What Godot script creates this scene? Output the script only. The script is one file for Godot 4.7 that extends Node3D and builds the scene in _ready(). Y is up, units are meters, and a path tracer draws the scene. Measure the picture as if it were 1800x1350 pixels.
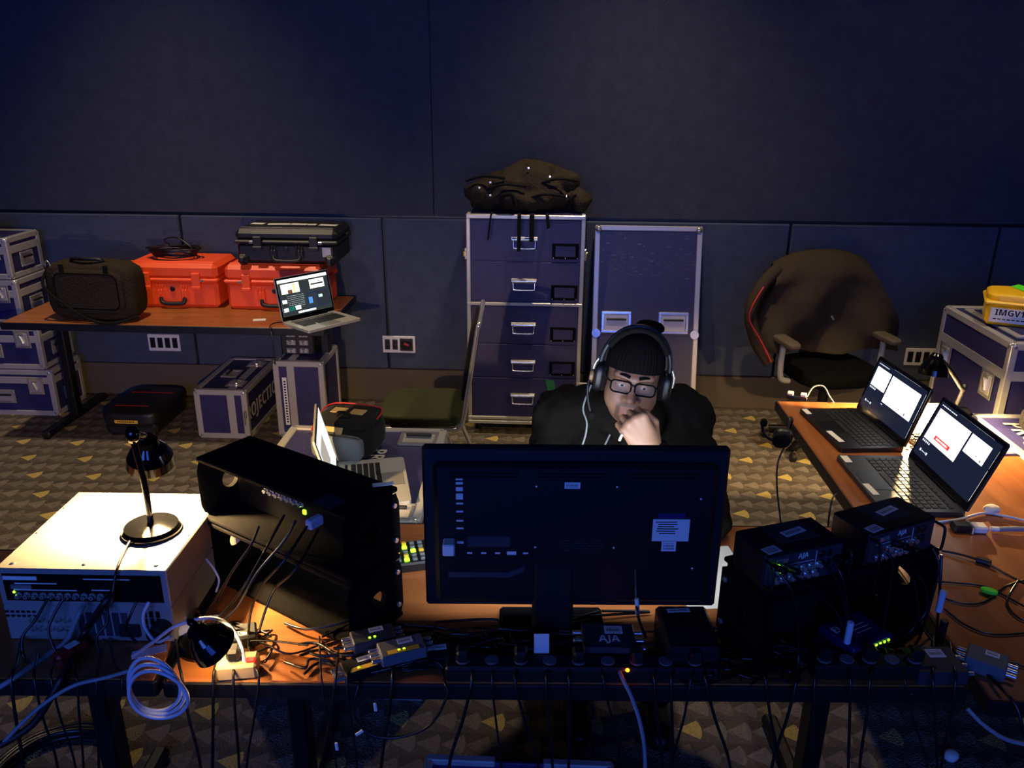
extends Node3D
# A backstage video control table in a dim carpeted hall. Camera, light and exposure come first in _ready().
const FOCAL := 1440.0
var cam_at := Vector3(0, 2.0, 0)
var cam_basis := Basis.from_euler(Vector3(deg_to_rad(-20.0), deg_to_rad(2.37), deg_to_rad(0.48)))
var used := {}
var mats := {}
var meshes := {}
var rng := RandomNumberGenerator.new()
const WALL_Z := -5.11
const TOP := 0.73

# ---------- pixel helpers: a pixel gives a direction, a surface gives the distance ----------
func ray(x: float, y: float) -> Vector3:
	return cam_basis * Vector3((x - 900.0) / FOCAL, -(y - 675.0) / FOCAL, -1.0)
func on_y(x: float, y: float, h: float) -> Vector3:
	var d := ray(x, y)
	return cam_at + d * ((h - cam_at.y) / d.y)
func on_z(x: float, y: float, z: float) -> Vector3:
	var d := ray(x, y)
	return cam_at + d * (z / d.z)
func deep(x: float, y: float, depth: float) -> Vector3:
	return cam_at + ray(x, y) * depth

# ---------- mesh builder ----------
class MB:
	var v := PackedVector3Array()
	var n := PackedVector3Array()
	var u := PackedVector2Array()
	var col := PackedColorArray()
	var paint := Color(1, 1, 1)
	func tri(a: Vector3, b: Vector3, c: Vector3, na: Vector3, nb: Vector3, nc: Vector3, ua := Vector2.ZERO, ub := Vector2.ZERO, uc := Vector2.ZERO) -> void:
		var g := (b - a).cross(c - a)
		if g.length_squared() < 1e-16:
			return
		if g.dot(na + nb + nc) > 0.0:
			v.append(a); v.append(c); v.append(b)
			n.append(na); n.append(nc); n.append(nb)
			u.append(ua); u.append(uc); u.append(ub)
		else:
			v.append(a); v.append(b); v.append(c)
			n.append(na); n.append(nb); n.append(nc)
			u.append(ua); u.append(ub); u.append(uc)
		col.append(paint); col.append(paint); col.append(paint)
	func tric(a: Vector3, b: Vector3, c: Vector3, na: Vector3, nb: Vector3, nc: Vector3, ca: Color, cb: Color, cc: Color) -> void:
		var k := v.size()
		tri(a, b, c, na, nb, nc)
		if v.size() > k:
			var swapped := v[k + 1] != b
			col[k] = ca
			col[k + 1] = cc if swapped else cb
			col[k + 2] = cb if swapped else cc
	func quad(a: Vector3, b: Vector3, c: Vector3, d: Vector3, nn: Vector3) -> void:
		tri(a, b, c, nn, nn, nn, Vector2(0, 0), Vector2(1, 0), Vector2(1, 1))
		tri(a, c, d, nn, nn, nn, Vector2(0, 0), Vector2(1, 1), Vector2(0, 1))
	# a box whose edges are chamfered by e
	func cbox(c: Vector3, s: Vector3, e := 0.0, b := Basis()) -> MB:
		var h := s * 0.5
		e = minf(e, minf(h.x, minf(h.y, h.z)) * 0.9)
		var ax := [Vector3(1, 0, 0), Vector3(0, 1, 0), Vector3(0, 0, 1)]
		for i in 3:
			var j := (i + 1) % 3
			var k := (i + 2) % 3
			var hi: float = h[i]
			var hj: float = h[j] - e
			var hk: float = h[k] - e
			for sg in [-1.0, 1.0]:
				var o: Vector3 = ax[i] * hi * sg
				var nn: Vector3 = b * (ax[i] * sg)
				var J: Vector3 = ax[j] * hj
				var K: Vector3 = ax[k] * hk
				# u runs right, v runs down as seen from outside for the z and y faces
				quad(c + b * (o - J * sg + K), c + b * (o + J * sg + K), c + b * (o + J * sg - K), c + b * (o - J * sg - K), nn)
			if e > 0.0:
				for sj in [-1.0, 1.0]:
					for sk in [-1.0, 1.0]:
						var p: Vector3 = ax[j] * h[j] * sj + ax[k] * (h[k] - e) * sk
						var q: Vector3 = ax[j] * (h[j] - e) * sj + ax[k] * h[k] * sk
						var I: Vector3 = ax[i] * (h[i] - e)
						var nn2: Vector3 = b * ((ax[j] * sj + ax[k] * sk).normalized())
						quad(c + b * (p - I), c + b * (p + I), c + b * (q + I), c + b * (q - I), nn2)
		if e > 0.0:
			for sx in [-1.0, 1.0]:
				for sy in [-1.0, 1.0]:
					for sz in [-1.0, 1.0]:
						var S := Vector3(sx, sy, sz)
						var nn3: Vector3 = b * (S.normalized())
						tri(c + b * (S * Vector3(h.x, h.y - e, h.z - e)), c + b * (S * Vector3(h.x - e, h.y, h.z - e)), c + b * (S * Vector3(h.x - e, h.y - e, h.z)), nn3, nn3, nn3)
		return self
	func tube(pts: Array, r: float, sides := 7, closed := false, r2 := -1.0) -> MB:
		var m := pts.size()
		if m < 2:
			return self
		if r2 < 0.0:
			r2 = r
		var t0: Vector3 = (pts[1] - pts[0]).normalized()
		var up := Vector3.UP if absf(t0.y) < 0.9 else Vector3.RIGHT
		var nn := (up - t0 * up.dot(t0)).normalized()
		var rings := []
		var norms := []
		for i in m:
			var a: Vector3 = pts[(i - 1 + m) % m] if closed else pts[maxi(i - 1, 0)]
			var b: Vector3 = pts[(i + 1) % m] if closed else pts[mini(i + 1, m - 1)]
			var t := (b - a).normalized()
			nn = (nn - t * nn.dot(t)).normalized()
			var bi := t.cross(nn)
			var ring := []
			var rn := []
			var rr := lerpf(r, r2, float(i) / (m - 1))
			for k in sides:
				var an := TAU * k / sides
				var dd: Vector3 = nn * cos(an) + bi * sin(an)
				ring.append(pts[i] + dd * rr)
				rn.append(dd)
			rings.append(ring)
			norms.append(rn)
		for i in (m if closed else m - 1):
			var i2 := (i + 1) % m
			for k in sides:
				var k2 := (k + 1) % sides
				tri(rings[i][k], rings[i][k2], rings[i2][k2], norms[i][k], norms[i][k2], norms[i2][k2])
				tri(rings[i][k], rings[i2][k2], rings[i2][k], norms[i][k], norms[i2][k2], norms[i2][k])
		if not closed:
			for e in [0, m - 1]:
				var cap: Vector3 = (pts[0] - pts[1]).normalized() if e == 0 else (pts[m - 1] - pts[m - 2]).normalized()
				for k in sides:
					tri(pts[e], rings[e][k], rings[e][(k + 1) % sides], cap, cap, cap)
		return self
	# profile: Vector2(radius, height) turned about the local y axis
	func lathe(prof: Array, seg := 20, xf := Transform3D()) -> MB:
		for i in prof.size() - 1:
			var p: Vector2 = prof[i]
			var q: Vector2 = prof[i + 1]
			var dn := Vector2(q.y - p.y, -(q.x - p.x)).normalized()
			for k in seg:
				var a := TAU * k / seg
				var b := TAU * (k + 1) / seg
				var A := Vector3(cos(a), 0, sin(a))
				var B := Vector3(cos(b), 0, sin(b))
				var na := xf.basis * (A * dn.x + Vector3.UP * dn.y)
				var nb := xf.basis * (B * dn.x + Vector3.UP * dn.y)
				var p1 := xf * (A * p.x + Vector3.UP * p.y)
				var p2 := xf * (B * p.x + Vector3.UP * p.y)
				var q1 := xf * (A * q.x + Vector3.UP * q.y)
				var q2 := xf * (B * q.x + Vector3.UP * q.y)
				tri(p1, p2, q2, na, nb, nb)
				tri(p1, q2, q1, na, nb, na)
		return self
	# a flat outline (x right, y up) with thickness d along z
	func prism(poly: PackedVector2Array, z0: float, z1: float, xf := Transform3D()) -> MB:
		var ids := Geometry2D.triangulate_polygon(poly)
		for s in 2:
			var z := z1 if s == 0 else z0
			var nn := xf.basis * Vector3(0, 0, 1 if s == 0 else -1)
			for i in range(0, ids.size(), 3):
				var a := poly[ids[i]]
				var b := poly[ids[i + 1]]
				var c := poly[ids[i + 2]]
				tri(xf * Vector3(a.x, a.y, z), xf * Vector3(b.x, b.y, z), xf * Vector3(c.x, c.y, z), nn, nn, nn)
		var cw := Geometry2D.is_polygon_clockwise(poly)
		for i in poly.size():
			var a := poly[i]
			var b := poly[(i + 1) % poly.size()]
			var d2 := (b - a).normalized()
			var o := Vector2(d2.y, -d2.x) * (-1.0 if cw else 1.0)
			var nn := xf.basis * Vector3(o.x, o.y, 0)
			quad(xf * Vector3(a.x, a.y, z0), xf * Vector3(b.x, b.y, z0), xf * Vector3(b.x, b.y, z1), xf * Vector3(a.x, a.y, z1), nn)
		return self
	func ball(c: Vector3, r: Vector3, seg := 14, b := Basis()) -> MB:
		var rows := maxi(4, seg / 2)
		for i in rows:
			for k in seg:
				var P := []
				var N := []
				for w in [[i, k], [i, k + 1], [i + 1, k + 1], [i + 1, k]]:
					var th: float = PI * w[0] / rows
					var ph: float = TAU * w[1] / seg
					var d := Vector3(sin(th) * cos(ph), cos(th), sin(th) * sin(ph))
					P.append(c + b * (d * r))
					N.append((b * (d / r)).normalized())
				tri(P[0], P[1], P[2], N[0], N[1], N[2])
				tri(P[0], P[2], P[3], N[0], N[2], N[3])
		return self
	# a bulged cushion: a superellipsoid, s is the full size, e how square it is (2 round, 8 boxy)
	func cushion(c: Vector3, s: Vector3, e := 4.0, seg := 20, b := Basis()) -> MB:
		var rows := seg / 2
		var pt := func(i: int, k: int) -> Vector3:
			var th := PI * i / rows - PI / 2.0
			var ph := TAU * k / seg
			var d := Vector3(cos(th) * cos(ph), sin(th), cos(th) * sin(ph))
			var w := pow(pow(absf(d.x), e) + pow(absf(d.y), e) + pow(absf(d.z), e), -1.0 / e)
			return d * w
		var nr := func(p: Vector3) -> Vector3:
			return Vector3(signf(p.x) * pow(absf(p.x), e - 1.0) / s.x, signf(p.y) * pow(absf(p.y), e - 1.0) / s.y, signf(p.z) * pow(absf(p.z), e - 1.0) / s.z).normalized()
		for i in rows:
			for k in seg:
				var P := [pt.call(i, k), pt.call(i, k + 1), pt.call(i + 1, k + 1), pt.call(i + 1, k)]
				var Q := []
				var N := []
				for p in P:
					Q.append(c + b * (p * s * 0.5))
					N.append(b * nr.call(p))
				tri(Q[0], Q[1], Q[2], N[0], N[1], N[2])
				tri(Q[0], Q[2], Q[3], N[0], N[2], N[3])
		return self
	func mesh() -> ArrayMesh:
		var arr := []
		arr.resize(Mesh.ARRAY_MAX)
		arr[Mesh.ARRAY_VERTEX] = v
		arr[Mesh.ARRAY_NORMAL] = n
		arr[Mesh.ARRAY_TEX_UV] = u
		arr[Mesh.ARRAY_COLOR] = col
		var am := ArrayMesh.new()
		am.add_surface_from_arrays(Mesh.PRIMITIVE_TRIANGLES, arr)
		return am

func smooth(pts: Array, per := 6, closed := false) -> Array:
	var out := []
	var m := pts.size()
	for i in (m if closed else m - 1):
		var a: Vector3 = pts[(i - 1 + m) % m] if closed else pts[maxi(i - 1, 0)]
		var b: Vector3 = pts[i]
		var c: Vector3 = pts[(i + 1) % m]
		var d: Vector3 = pts[(i + 2) % m] if closed else pts[mini(i + 2, m - 1)]
		for k in per:
			var t := float(k) / per
			out.append(0.5 * (2.0 * b + (c - a) * t + (2.0 * a - 5.0 * b + 4.0 * c - d) * t * t + (3.0 * b - a - 3.0 * c + d) * t * t * t))
	if not closed:
		out.append(pts[m - 1])
	return out

# cached chamfered box
func box(s: Vector3, e := 0.003) -> ArrayMesh:
	var key := "%.4f_%.4f_%.4f_%.4f" % [s.x, s.y, s.z, e]
	if not meshes.has(key):
		meshes[key] = MB.new().cbox(Vector3.ZERO, s, e).mesh()
	return meshes[key]
func rod(r: float, h: float, seg := 12) -> ArrayMesh:
	var key := "rod%.4f_%.4f_%d" % [r, h, seg]
	if not meshes.has(key):
		var e := minf(r * 0.2, h * 0.2)
		meshes[key] = MB.new().lathe([Vector2(0, -h / 2), Vector2(r - e, -h / 2), Vector2(r, -h / 2 + e), Vector2(r, h / 2 - e), Vector2(r - e, h / 2), Vector2(0, h / 2)], seg).mesh()
	return meshes[key]

# ---------- nodes ----------
func numbered(called: String) -> String:
	used[called] = used.get(called, -1) + 1
	return called if used[called] == 0 else "%s_%03d" % [called, used[called]]
func thing(called: String, label: String, category: String, at := Vector3.ZERO, yaw := 0.0, group := "") -> Node3D:
	var o := Node3D.new()
	o.name = numbered(called)
	add_child(o)
	o.position = at
	o.rotation.y = deg_to_rad(yaw)
	tag(o, label, category, group)
	return o
func tag(o: Node3D, label: String, category: String, group := "") -> void:
	o.set_meta("label", label)
	o.set_meta("category", category)
	if group:
		o.set_meta("group", group)
func part(parent: Node3D, called: String, shape, m: Material, at := Vector3.ZERO, rot := Vector3.ZERO) -> MeshInstance3D:
	var o := MeshInstance3D.new()
	o.name = called
	o.mesh = shape.mesh() if shape is MB else shape
	o.material_override = m
	o.position = at
	o.rotation_degrees = rot
	parent.add_child(o, true)
	return o
func solo(called: String, label: String, category: String, shape, m: Material, at := Vector3.ZERO, rot := Vector3.ZERO, group := "") -> MeshInstance3D:
	var o := part(self, numbered(called), shape, m, at, rot)
	tag(o, label, category, group)
	return o
func copy_of(o: Node3D, called: String, at: Vector3, yaw: float, label := "") -> Node3D:
	var c: Node3D = o.duplicate()
	c.name = numbered(called)
	add_child(c)
	c.position = at
	c.rotation.y = deg_to_rad(yaw)
	if label:
		c.set_meta("label", label)
	return c
func letters(parent: Node3D, called: String, text: String, height: float, m: Material, at: Vector3, rot := Vector3.ZERO, depth := 0.0006, bold := true) -> MeshInstance3D:
	var tm := TextMesh.new()
	var fnt := SystemFont.new()
	fnt.font_names = PackedStringArray(["Droid Sans"])
	fnt.font_weight = 700 if bold else 400
	tm.font = fnt
	tm.text = text
	tm.font_size = 32
	tm.pixel_size = height / 23.0
	tm.depth = depth
	tm.curve_step = 2.0
	return part(parent, called, tm, m, at, rot)

# ---------- materials ----------
func mat(key: String, c := Color(0.5, 0.5, 0.5), rough := 0.6, metal := 0.0) -> StandardMaterial3D:
	if mats.has(key):
		return mats[key]
	var m := StandardMaterial3D.new()
	m.resource_name = key
	m.albedo_color = c
	m.roughness = rough
	m.metallic = metal
	if rough > 0.78 and metal == 0.0:
		m.metallic_specular = 0.18   # cloth, carpet and paper hardly shine
	mats[key] = m
	return m
func noise_tex(freq: float, seed_v: int, as_normal := false, bump := 4.0, lo := Color.BLACK, hi := Color.WHITE, size := 256) -> NoiseTexture2D:
	var nz := FastNoiseLite.new()
	nz.seed = seed_v
	nz.frequency = freq
	nz.fractal_octaves = 4
	var t := NoiseTexture2D.new()
	t.noise = nz
	t.width = size
	t.height = size
	t.seamless = true
	t.as_normal_map = as_normal
	t.bump_strength = bump
	if not as_normal:
		var g := Gradient.new()
		g.set_color(0, lo)
		g.set_color(1, hi)
		t.color_ramp = g
	return t
func rough_up(m: StandardMaterial3D, freq: float, seed_v: int, strength: float, scale: float) -> StandardMaterial3D:
	m.normal_enabled = true
	m.normal_texture = noise_tex(freq, seed_v, true, strength)
	m.uv1_triplanar = true
	m.uv1_scale = Vector3.ONE * scale
	return m
func glow(key: String, c: Color, energy: float) -> StandardMaterial3D:
	var m := mat(key, Color(0.05, 0.05, 0.05), 0.5)
	m.emission_enabled = true
	m.emission = c
	m.emission_energy_multiplier = energy
	return m
func pic(key: String, im: Image, rough := 0.6) -> StandardMaterial3D:
	var m := mat(key, Color.WHITE, rough)
	m.albedo_texture = ImageTexture.create_from_image(im)
	return m

# ---------- stage: camera, light, exposure, then the room, then the things ----------
func _ready() -> void:
	rng.seed = 7
	var cam := Camera3D.new()
	cam.name = "camera"
	cam.position = cam_at
	cam.basis = cam_basis
	cam.fov = rad_to_deg(2.0 * atan(675.0 / FOCAL))
	cam.near = 0.02
	add_child(cam)
	cam.current = true
	var we := WorldEnvironment.new()
	we.name = "environment"
	var env := Environment.new()
	env.background_mode = Environment.BG_COLOR
	env.background_color = Color(0.0, 0.0, 0.0)
	env.tonemap_mode = Environment.TONE_MAPPER_LINEAR
	env.tonemap_exposure = 2.2
	env.sdfgi_enabled = true
	env.ssao_enabled = true
	env.ssil_enabled = true
	we.environment = env
	add_child(we)
	make_materials()
	big_lights()
	build_room()
	build_back_left()
	build_centre()
	build_back_right()
	build_near_tables()
	build_right_table()
	build_person()
	build_cables()

func area_light(called: String, at: Vector3, look: Vector3, size: Vector2, c: Color, energy: float, parent: Node3D = self) -> void:
	var l := AreaLight3D.new()
	l.name = called
	l.area_size = size
	l.area_normalize_energy = true
	l.light_color = c
	l.light_energy = energy
	l.area_range = 30.0
	l.shadow_enabled = true
	parent.add_child(l)
	l.position = at
	if parent == self:
		l.look_at_from_position(at, look, Vector3.UP if absf((look - at).normalized().y) < 0.95 else Vector3.RIGHT)

# the blue video wall of the stage behind the camera, dimmed house lights in the ceiling, and one more added there as fill
func big_lights() -> void:
	var wall := thing("video_wall", "large blue glowing video wall on the stage facing the control tables", "screen", Vector3(-0.8, 0, 5.6))
	part(wall, "screen_panel", box(Vector3(5.0, 2.8, 0.08), 0.01), glow("video_blue", Color(0.2, 0.38, 1.0), 2.0), Vector3(0, 2.5, 0))
	part(wall, "frame", MB.new().cbox(Vector3(0, 0.55, 0.06), Vector3(5.2, 1.1, 0.1), 0.01), mats["black_plastic"])
	area_light("video_wall_light", Vector3(-0.8, 2.5, 5.5), Vector3(-0.3, 1.2, -1.5), Vector2(5.0, 2.8), Color(0.36, 0.53, 1.0), 10.5)
	var k := 0
	for p in [Vector3(0.5, 4.4, -4.1), Vector3(-2.2, 4.4, -4.0), Vector3(2.5, 4.4, -3.1)]:  # the last downlight is added only to brighten the right wall and laptop table
		var dl := thing("ceiling_downlight", "unseen round dimmed downlight let into the dark ceiling", "light", p, 0, "ceiling downlights")
		part(dl, "trim_ring", MB.new().lathe([Vector2(0.09, 0), Vector2(0.125, 0), Vector2(0.12, -0.012), Vector2(0.085, -0.012), Vector2(0.085, 0.05)], 24), mats["white_plastic"], Vector3(0, 0.0, 0))
		part(dl, "lens", rod(0.085, 0.01, 24), glow("downlight_lens", Color(1.0, 0.86, 0.68), 0.8), Vector3(0, 0.0, 0))
		var s := SpotLight3D.new()
		s.name = "downlight_beam"
		s.light_color = Color(1.0, 0.90, 0.76)
		s.light_energy = [5.0, 4.6, 2.6][k]
		s.light_size = 0.08
		s.spot_angle = 36.0
		s.spot_angle_attenuation = 1.0
		s.spot_range = 20.0
		s.shadow_enabled = true
		dl.add_child(s)
		s.position = Vector3(0, -0.03, 0)
		s.rotation_degrees = Vector3(-90, 0, 0)
		k += 1

func make_materials() -> void:
	mat("black_plastic", Color(0.045, 0.045, 0.05), 0.45)
	mat("black_gloss", Color(0.02, 0.02, 0.022), 0.12)
	mat("white_plastic", Color(0.82, 0.81, 0.78), 0.45)
	mat("grey_plastic", Color(0.36, 0.37, 0.38), 0.5)
	mat("dark_metal", Color(0.10, 0.10, 0.11), 0.4, 0.6)
	rough_up(mat("black_steel", Color(0.035, 0.035, 0.038), 0.42, 0.1), 0.2, 3, 0.6, 4.0)
	mat("chrome", Color(0.85, 0.84, 0.81), 0.2, 0.8)
	var al := mat("aluminium", Color(0.69, 0.68, 0.655), 0.38, 0.35)
	al.roughness_texture = noise_tex(0.03, 11, false, 1.0, Color(0.75, 0.75, 0.75), Color(1, 1, 1))
	al.uv1_triplanar = true
	al.uv1_scale = Vector3(3, 3, 3)
	mat("silver_paint", Color(0.60, 0.59, 0.56), 0.42, 0.35)
	mat("laptop_silver", Color(0.74, 0.73, 0.69), 0.38, 0.55)
	var bl := mat("case_blue", Color(0.155, 0.145, 0.33), 0.5)
	bl.albedo_texture = noise_tex(0.02, 21, false, 1.0, Color(0.86, 0.86, 0.88), Color(1, 1, 1))
	rough_up(bl, 0.25, 22, 1.2, 3.0)
	rough_up(mat("carpet_black", Color(0.055, 0.05, 0.046), 0.95), 0.3, 31, 5.0, 9.0)
	var ny := rough_up(mat("nylon_black", Color(0.085, 0.078, 0.068), 0.85), 0.06, 41, 3.0, 5.0)
	ny.rim_enabled = true
	ny.rim = 0.25
	rough_up(mat("nylon_olive", Color(0.185, 0.158, 0.115), 0.8), 0.05, 43, 4.0, 4.0)
	rough_up(mat("jacket_cloth", Color(0.215, 0.18, 0.135), 0.85), 0.04, 45, 1.6, 3.0)
	mat("red_trim", Color(0.62, 0.06, 0.05), 0.6)
	mat("orange_case", Color(0.95, 0.325, 0.12), 0.42)
	rough_up(mats["orange_case"], 0.2, 47, 0.8, 6.0)
	rough_up(mat("dark_case", Color(0.075, 0.072, 0.066), 0.5), 0.2, 48, 0.8, 6.0)
	mat("seat_green", Color(0.21, 0.22, 0.15), 0.9)
	rough_up(mats["seat_green"], 0.35, 51, 5.0, 8.0)
	mat("paper", Color(0.86, 0.84, 0.78), 0.8)
	mat("label_white", Color(0.83, 0.83, 0.80), 0.7)
	mat("label_yellow", Color(0.85, 0.66, 0.16), 0.7)
	mat("ink", Color(0.03, 0.03, 0.035), 0.8)
	mat("stencil", Color(0.72, 0.71, 0.67), 0.7)
	mat("green_tape", Color(0.08, 0.42, 0.20), 0.6)
	mat("neon_green", Color(0.35, 0.95, 0.12), 0.6)
	mat("yellow_bin", Color(0.93, 0.72, 0.06), 0.45)
	mat("cable_black", Color(0.06, 0.06, 0.062), 0.32)
	mat("cable_white", Color(0.74, 0.76, 0.80), 0.45)
	mat("cable_grey", Color(0.52, 0.53, 0.54), 0.5)
	mat("cable_red", Color(0.45, 0.07, 0.05), 0.5)
	mat("brass", Color(0.72, 0.58, 0.28), 0.3, 1.0)
	mat("device_blue", Color(0.06, 0.07, 0.30), 0.45)
	mat("device_grey", Color(0.20, 0.21, 0.235), 0.45, 0.2)
	mat("skin", Color(1, 1, 1), 0.5)
	glow("led_green", Color(0.55, 1.0, 0.12), 2.5)
	glow("led_orange", Color(1.0, 0.35, 0.06), 5.0)
	glow("led_red", Color(1.0, 0.10, 0.05), 1.2)
	# cherry laminate: long streaks
	var im := Image.create(512, 256, false, Image.FORMAT_RGB8)
	var nz := FastNoiseLite.new()
	nz.seed = 5
	nz.frequency = 0.01
	nz.fractal_octaves = 4
	for y in 256:
		for x in 512:
			var t := 0.5 + 0.5 * nz.get_noise_2d(x * 0.35, y * 4.0) + 0.22 * nz.get_noise_2d(x * 1.5 + 900.0, y * 22.0)
			im.set_pixel(x, y, Color(0.50, 0.285, 0.14).lerp(Color(0.65, 0.40, 0.205), clampf(t, 0, 1)))
	var wd := pic("laminate", im, 0.34)
	wd.uv1_triplanar = true
	wd.uv1_scale = Vector3(0.9, 0.9, 1.8)
	# wall cloth
	var wl := mat("wall_cloth", Color(0.25, 0.26, 0.295), 0.92)
	wl.albedo_texture = noise_tex(0.012, 61, false, 1.0, Color(0.88, 0.88, 0.9), Color(1, 1, 1), 512)
	rough_up(wl, 0.5, 62, 1.5, 1.3)
	var w2 := mat("wall_panel_cloth", Color(0.285, 0.31, 0.365), 0.9)
	w2.albedo_texture = noise_tex(0.012, 63, false, 1.0, Color(0.88, 0.88, 0.9), Color(1, 1, 1), 512)
	rough_up(w2, 0.5, 64, 1.5, 1.3)
	var w3 := mat("wall_base_board", Color(0.36, 0.325, 0.28), 0.85)
	rough_up(w3, 0.3, 65, 1.0, 2.0)
	mat("ceiling_paint", Color(0.16, 0.16, 0.17), 0.9)
	# carpet: rows of fan shapes in taupe, some of them yellow
	var px := 0.652
	var pz := 0.85
	var W := 512
	var Hh := 668
	var ci := Image.create(W, Hh, false, Image.FORMAT_RGB8)
	var rp := pz / 8.0
	var xp := px / 8.0
	for yy in Hh:
		for xx in W:
			var x := px * (xx + 0.5) / W
			var z := pz * (yy + 0.5) / Hh
			var row := int(floor(z / rp))
			var dz := z - (row + 0.5) * rp
			var xo := x + (xp * 0.5 if row % 2 == 1 else 0.0)
			var k := int(floor(xo / xp))
			var dx := xo - k * xp
			k = k % 8
			var jig := fmod(absf(sin(float(k * 12 + row * 57)) * 437.5), 1.0)
			var c := Color(0.335, 0.305, 0.27).lerp(Color(0.295, 0.268, 0.238), jig)
			if absf(dz) < 0.6 * dx and dx * dx + dz * dz < 0.082 * 0.082:
				c = Color(0.46, 0.425, 0.375).lerp(Color(0.395, 0.36, 0.32), fmod(jig * 7.0, 1.0))
				if row % 2 == 0 and (k + (row / 2 % 2) * 2) % 4 == 0:
					c = Color(0.68, 0.60, 0.35)
			elif dz > 0.0:
				c = c.lerp(Color(0.39, 0.355, 0.315), 0.45)
			var g := 0.94 + 0.12 * fmod(absf(sin(xx * 12.9898 + yy * 78.233) * 43758.5453), 1.0)
			ci.set_pixel(xx, yy, Color(c.r * g, c.g * g, c.b * g))
	var cp := pic("carpet", ci, 0.95)
	cp.normal_enabled = true
	cp.normal_texture = noise_tex(0.45, 71, true, 5.0)

func slab(called: String, c: Vector3, s: Vector3, m: Material) -> Node3D:
	var o := part(self, called, box(s, 0.0), m, c)
	o.set_meta("kind", "structure")
	return o

func build_room() -> void:
	# floor, top face carries the carpet pattern at its true size
	var fl := MB.new()
	var x0 := -7.0
	var x1 := 7.0
	var z0 := -5.3
	var z1 := 6.2
	var ox := 1.118 - 0.652 * 2.0
	var oz := -4.734 - 0.85 * 0.0625
	var cuv := func(p: Vector3) -> Vector2: return Vector2((p.x - ox) / 0.652, (p.z - oz) / 0.85)
	var A := Vector3(x0, 0, z0)
	var B := Vector3(x1, 0, z0)
	var C := Vector3(x1, 0, z1)
	var D := Vector3(x0, 0, z1)
	fl.tri(A, B, C, Vector3.UP, Vector3.UP, Vector3.UP, cuv.call(A), cuv.call(B), cuv.call(C))
	fl.tri(A, C, D, Vector3.UP, Vector3.UP, Vector3.UP, cuv.call(A), cuv.call(C), cuv.call(D))
	var dn := Vector3(0, -0.2, 0)
	fl.quad(A + dn, B + dn, C + dn, D + dn, Vector3.DOWN)
	fl.quad(A, B, B + dn, A + dn, Vector3(0, 0, -1))
	fl.quad(D, C, C + dn, D + dn, Vector3(0, 0, 1))
	fl.quad(A, D, D + dn, A + dn, Vector3(-1, 0, 0))
	fl.quad(B, C, C + dn, B + dn, Vector3(1, 0, 0))
	var f := part(self, "floor", fl, mats["carpet"])
	f.set_meta("kind", "structure")
	slab("ceiling", Vector3(0, 4.5, 0.45), Vector3(14, 0.2, 11.5), mats["ceiling_paint"])
	slab("wall_left", Vector3(-7.1, 2.2, 0.45), Vector3(0.2, 4.6, 11.5), mats["wall_cloth"])
	slab("wall_right", Vector3(7.1, 2.2, 0.45), Vector3(0.2, 4.6, 11.5), mats["wall_cloth"])
	slab("wall_front", Vector3(0, 2.2, 6.1), Vector3(14, 4.6, 0.2), mats["wall_cloth"])
	# back wall: cloth panels in two rows over a base board, each panel a piece of its own
	var wb := Node3D.new()
	wb.name = "wall_back"
	wb.set_meta("kind", "structure")
	add_child(wb)
	part(wb, "backing", box(Vector3(14, 4.6, 0.14), 0.0), mats["black_plastic"], Vector3(0, 2.2, WALL_Z - 0.11))
	var up := [-7.0, -0.708, 7.0]
	for i in up.size() - 1:
		var w: float = up[i + 1] - up[i]
		part(wb, "upper_panel", box(Vector3(w - 0.004, 3.16, 0.05), 0.003), mats["wall_cloth"], Vector3((up[i] + up[i + 1]) / 2.0, 2.815, WALL_Z - 0.04))
	var lo := [-7.0, -6.12, -4.86, -3.59, -2.321, -1.029, 0.232, 1.493, 2.745, 4.0, 5.25, 7.0]
	for i in lo.size() - 1:
		var w: float = lo[i + 1] - lo[i]
		part(wb, "lower_panel", box(Vector3(w - 0.016, 0.99, 0.04), 0.007), mats["wall_panel_cloth"], Vector3((lo[i] + lo[i + 1]) / 2.0, 0.722, WALL_Z - 0.02))
	part(wb, "base_board", box(Vector3(14, 0.222, 0.04), 0.004), mats["wall_base_board"], Vector3(0, 0.111, WALL_Z - 0.024))
	# outlet plates
	outlet("white four-gang outlet plate on the wall under the wooden table with the cases", on_z(289, 602, WALL_Z), 4)
	outlet("outlet plate with a twist-lock socket on the wall beside the drawer tower", on_z(701.5, 605, WALL_Z), 3)
	outlet("outlet plate on the wall behind the office chair with the jacket", on_z(1620, 627, WALL_Z), 4)

func outlet(label: String, at: Vector3, sockets: int) -> void:
	var o := thing("outlet_plate", label, "outlet", Vector3(at.x, at.y, WALL_Z))
	part(o, "plate", box(Vector3(0.215, 0.115, 0.008), 0.003), mats["white_plastic"], Vector3(0, 0, 0.004))
	for i in sockets:
		var big := sockets == 3 and i == 2
		var x := -0.075 + 0.05 * i + (0.025 if big else 0.0)
		var s := part(o, "socket", box(Vector3(0.085 if big else 0.034, 0.085 if big else 0.07, 0.006), 0.002), mats["black_plastic"], Vector3(x, 0, 0.009))
		if big:
			part(s, "twist_face", rod(0.036, 0.012, 20), mats["dark_metal"], Vector3(0, 0, 0.005), Vector3(90, 0, 0))
			part(s, "red_key", box(Vector3(0.036, 0.014, 0.008), 0.002), mats["red_trim"], Vector3(0.002, 0.004, 0.013), Vector3(0, 0, -25))
		else:
			for yy in [-0.016, 0.016]:
				part(s, "slot", box(Vector3(0.016, 0.012, 0.003), 0.001), mats["dark_metal"], Vector3(0, yy, 0.003))

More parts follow.
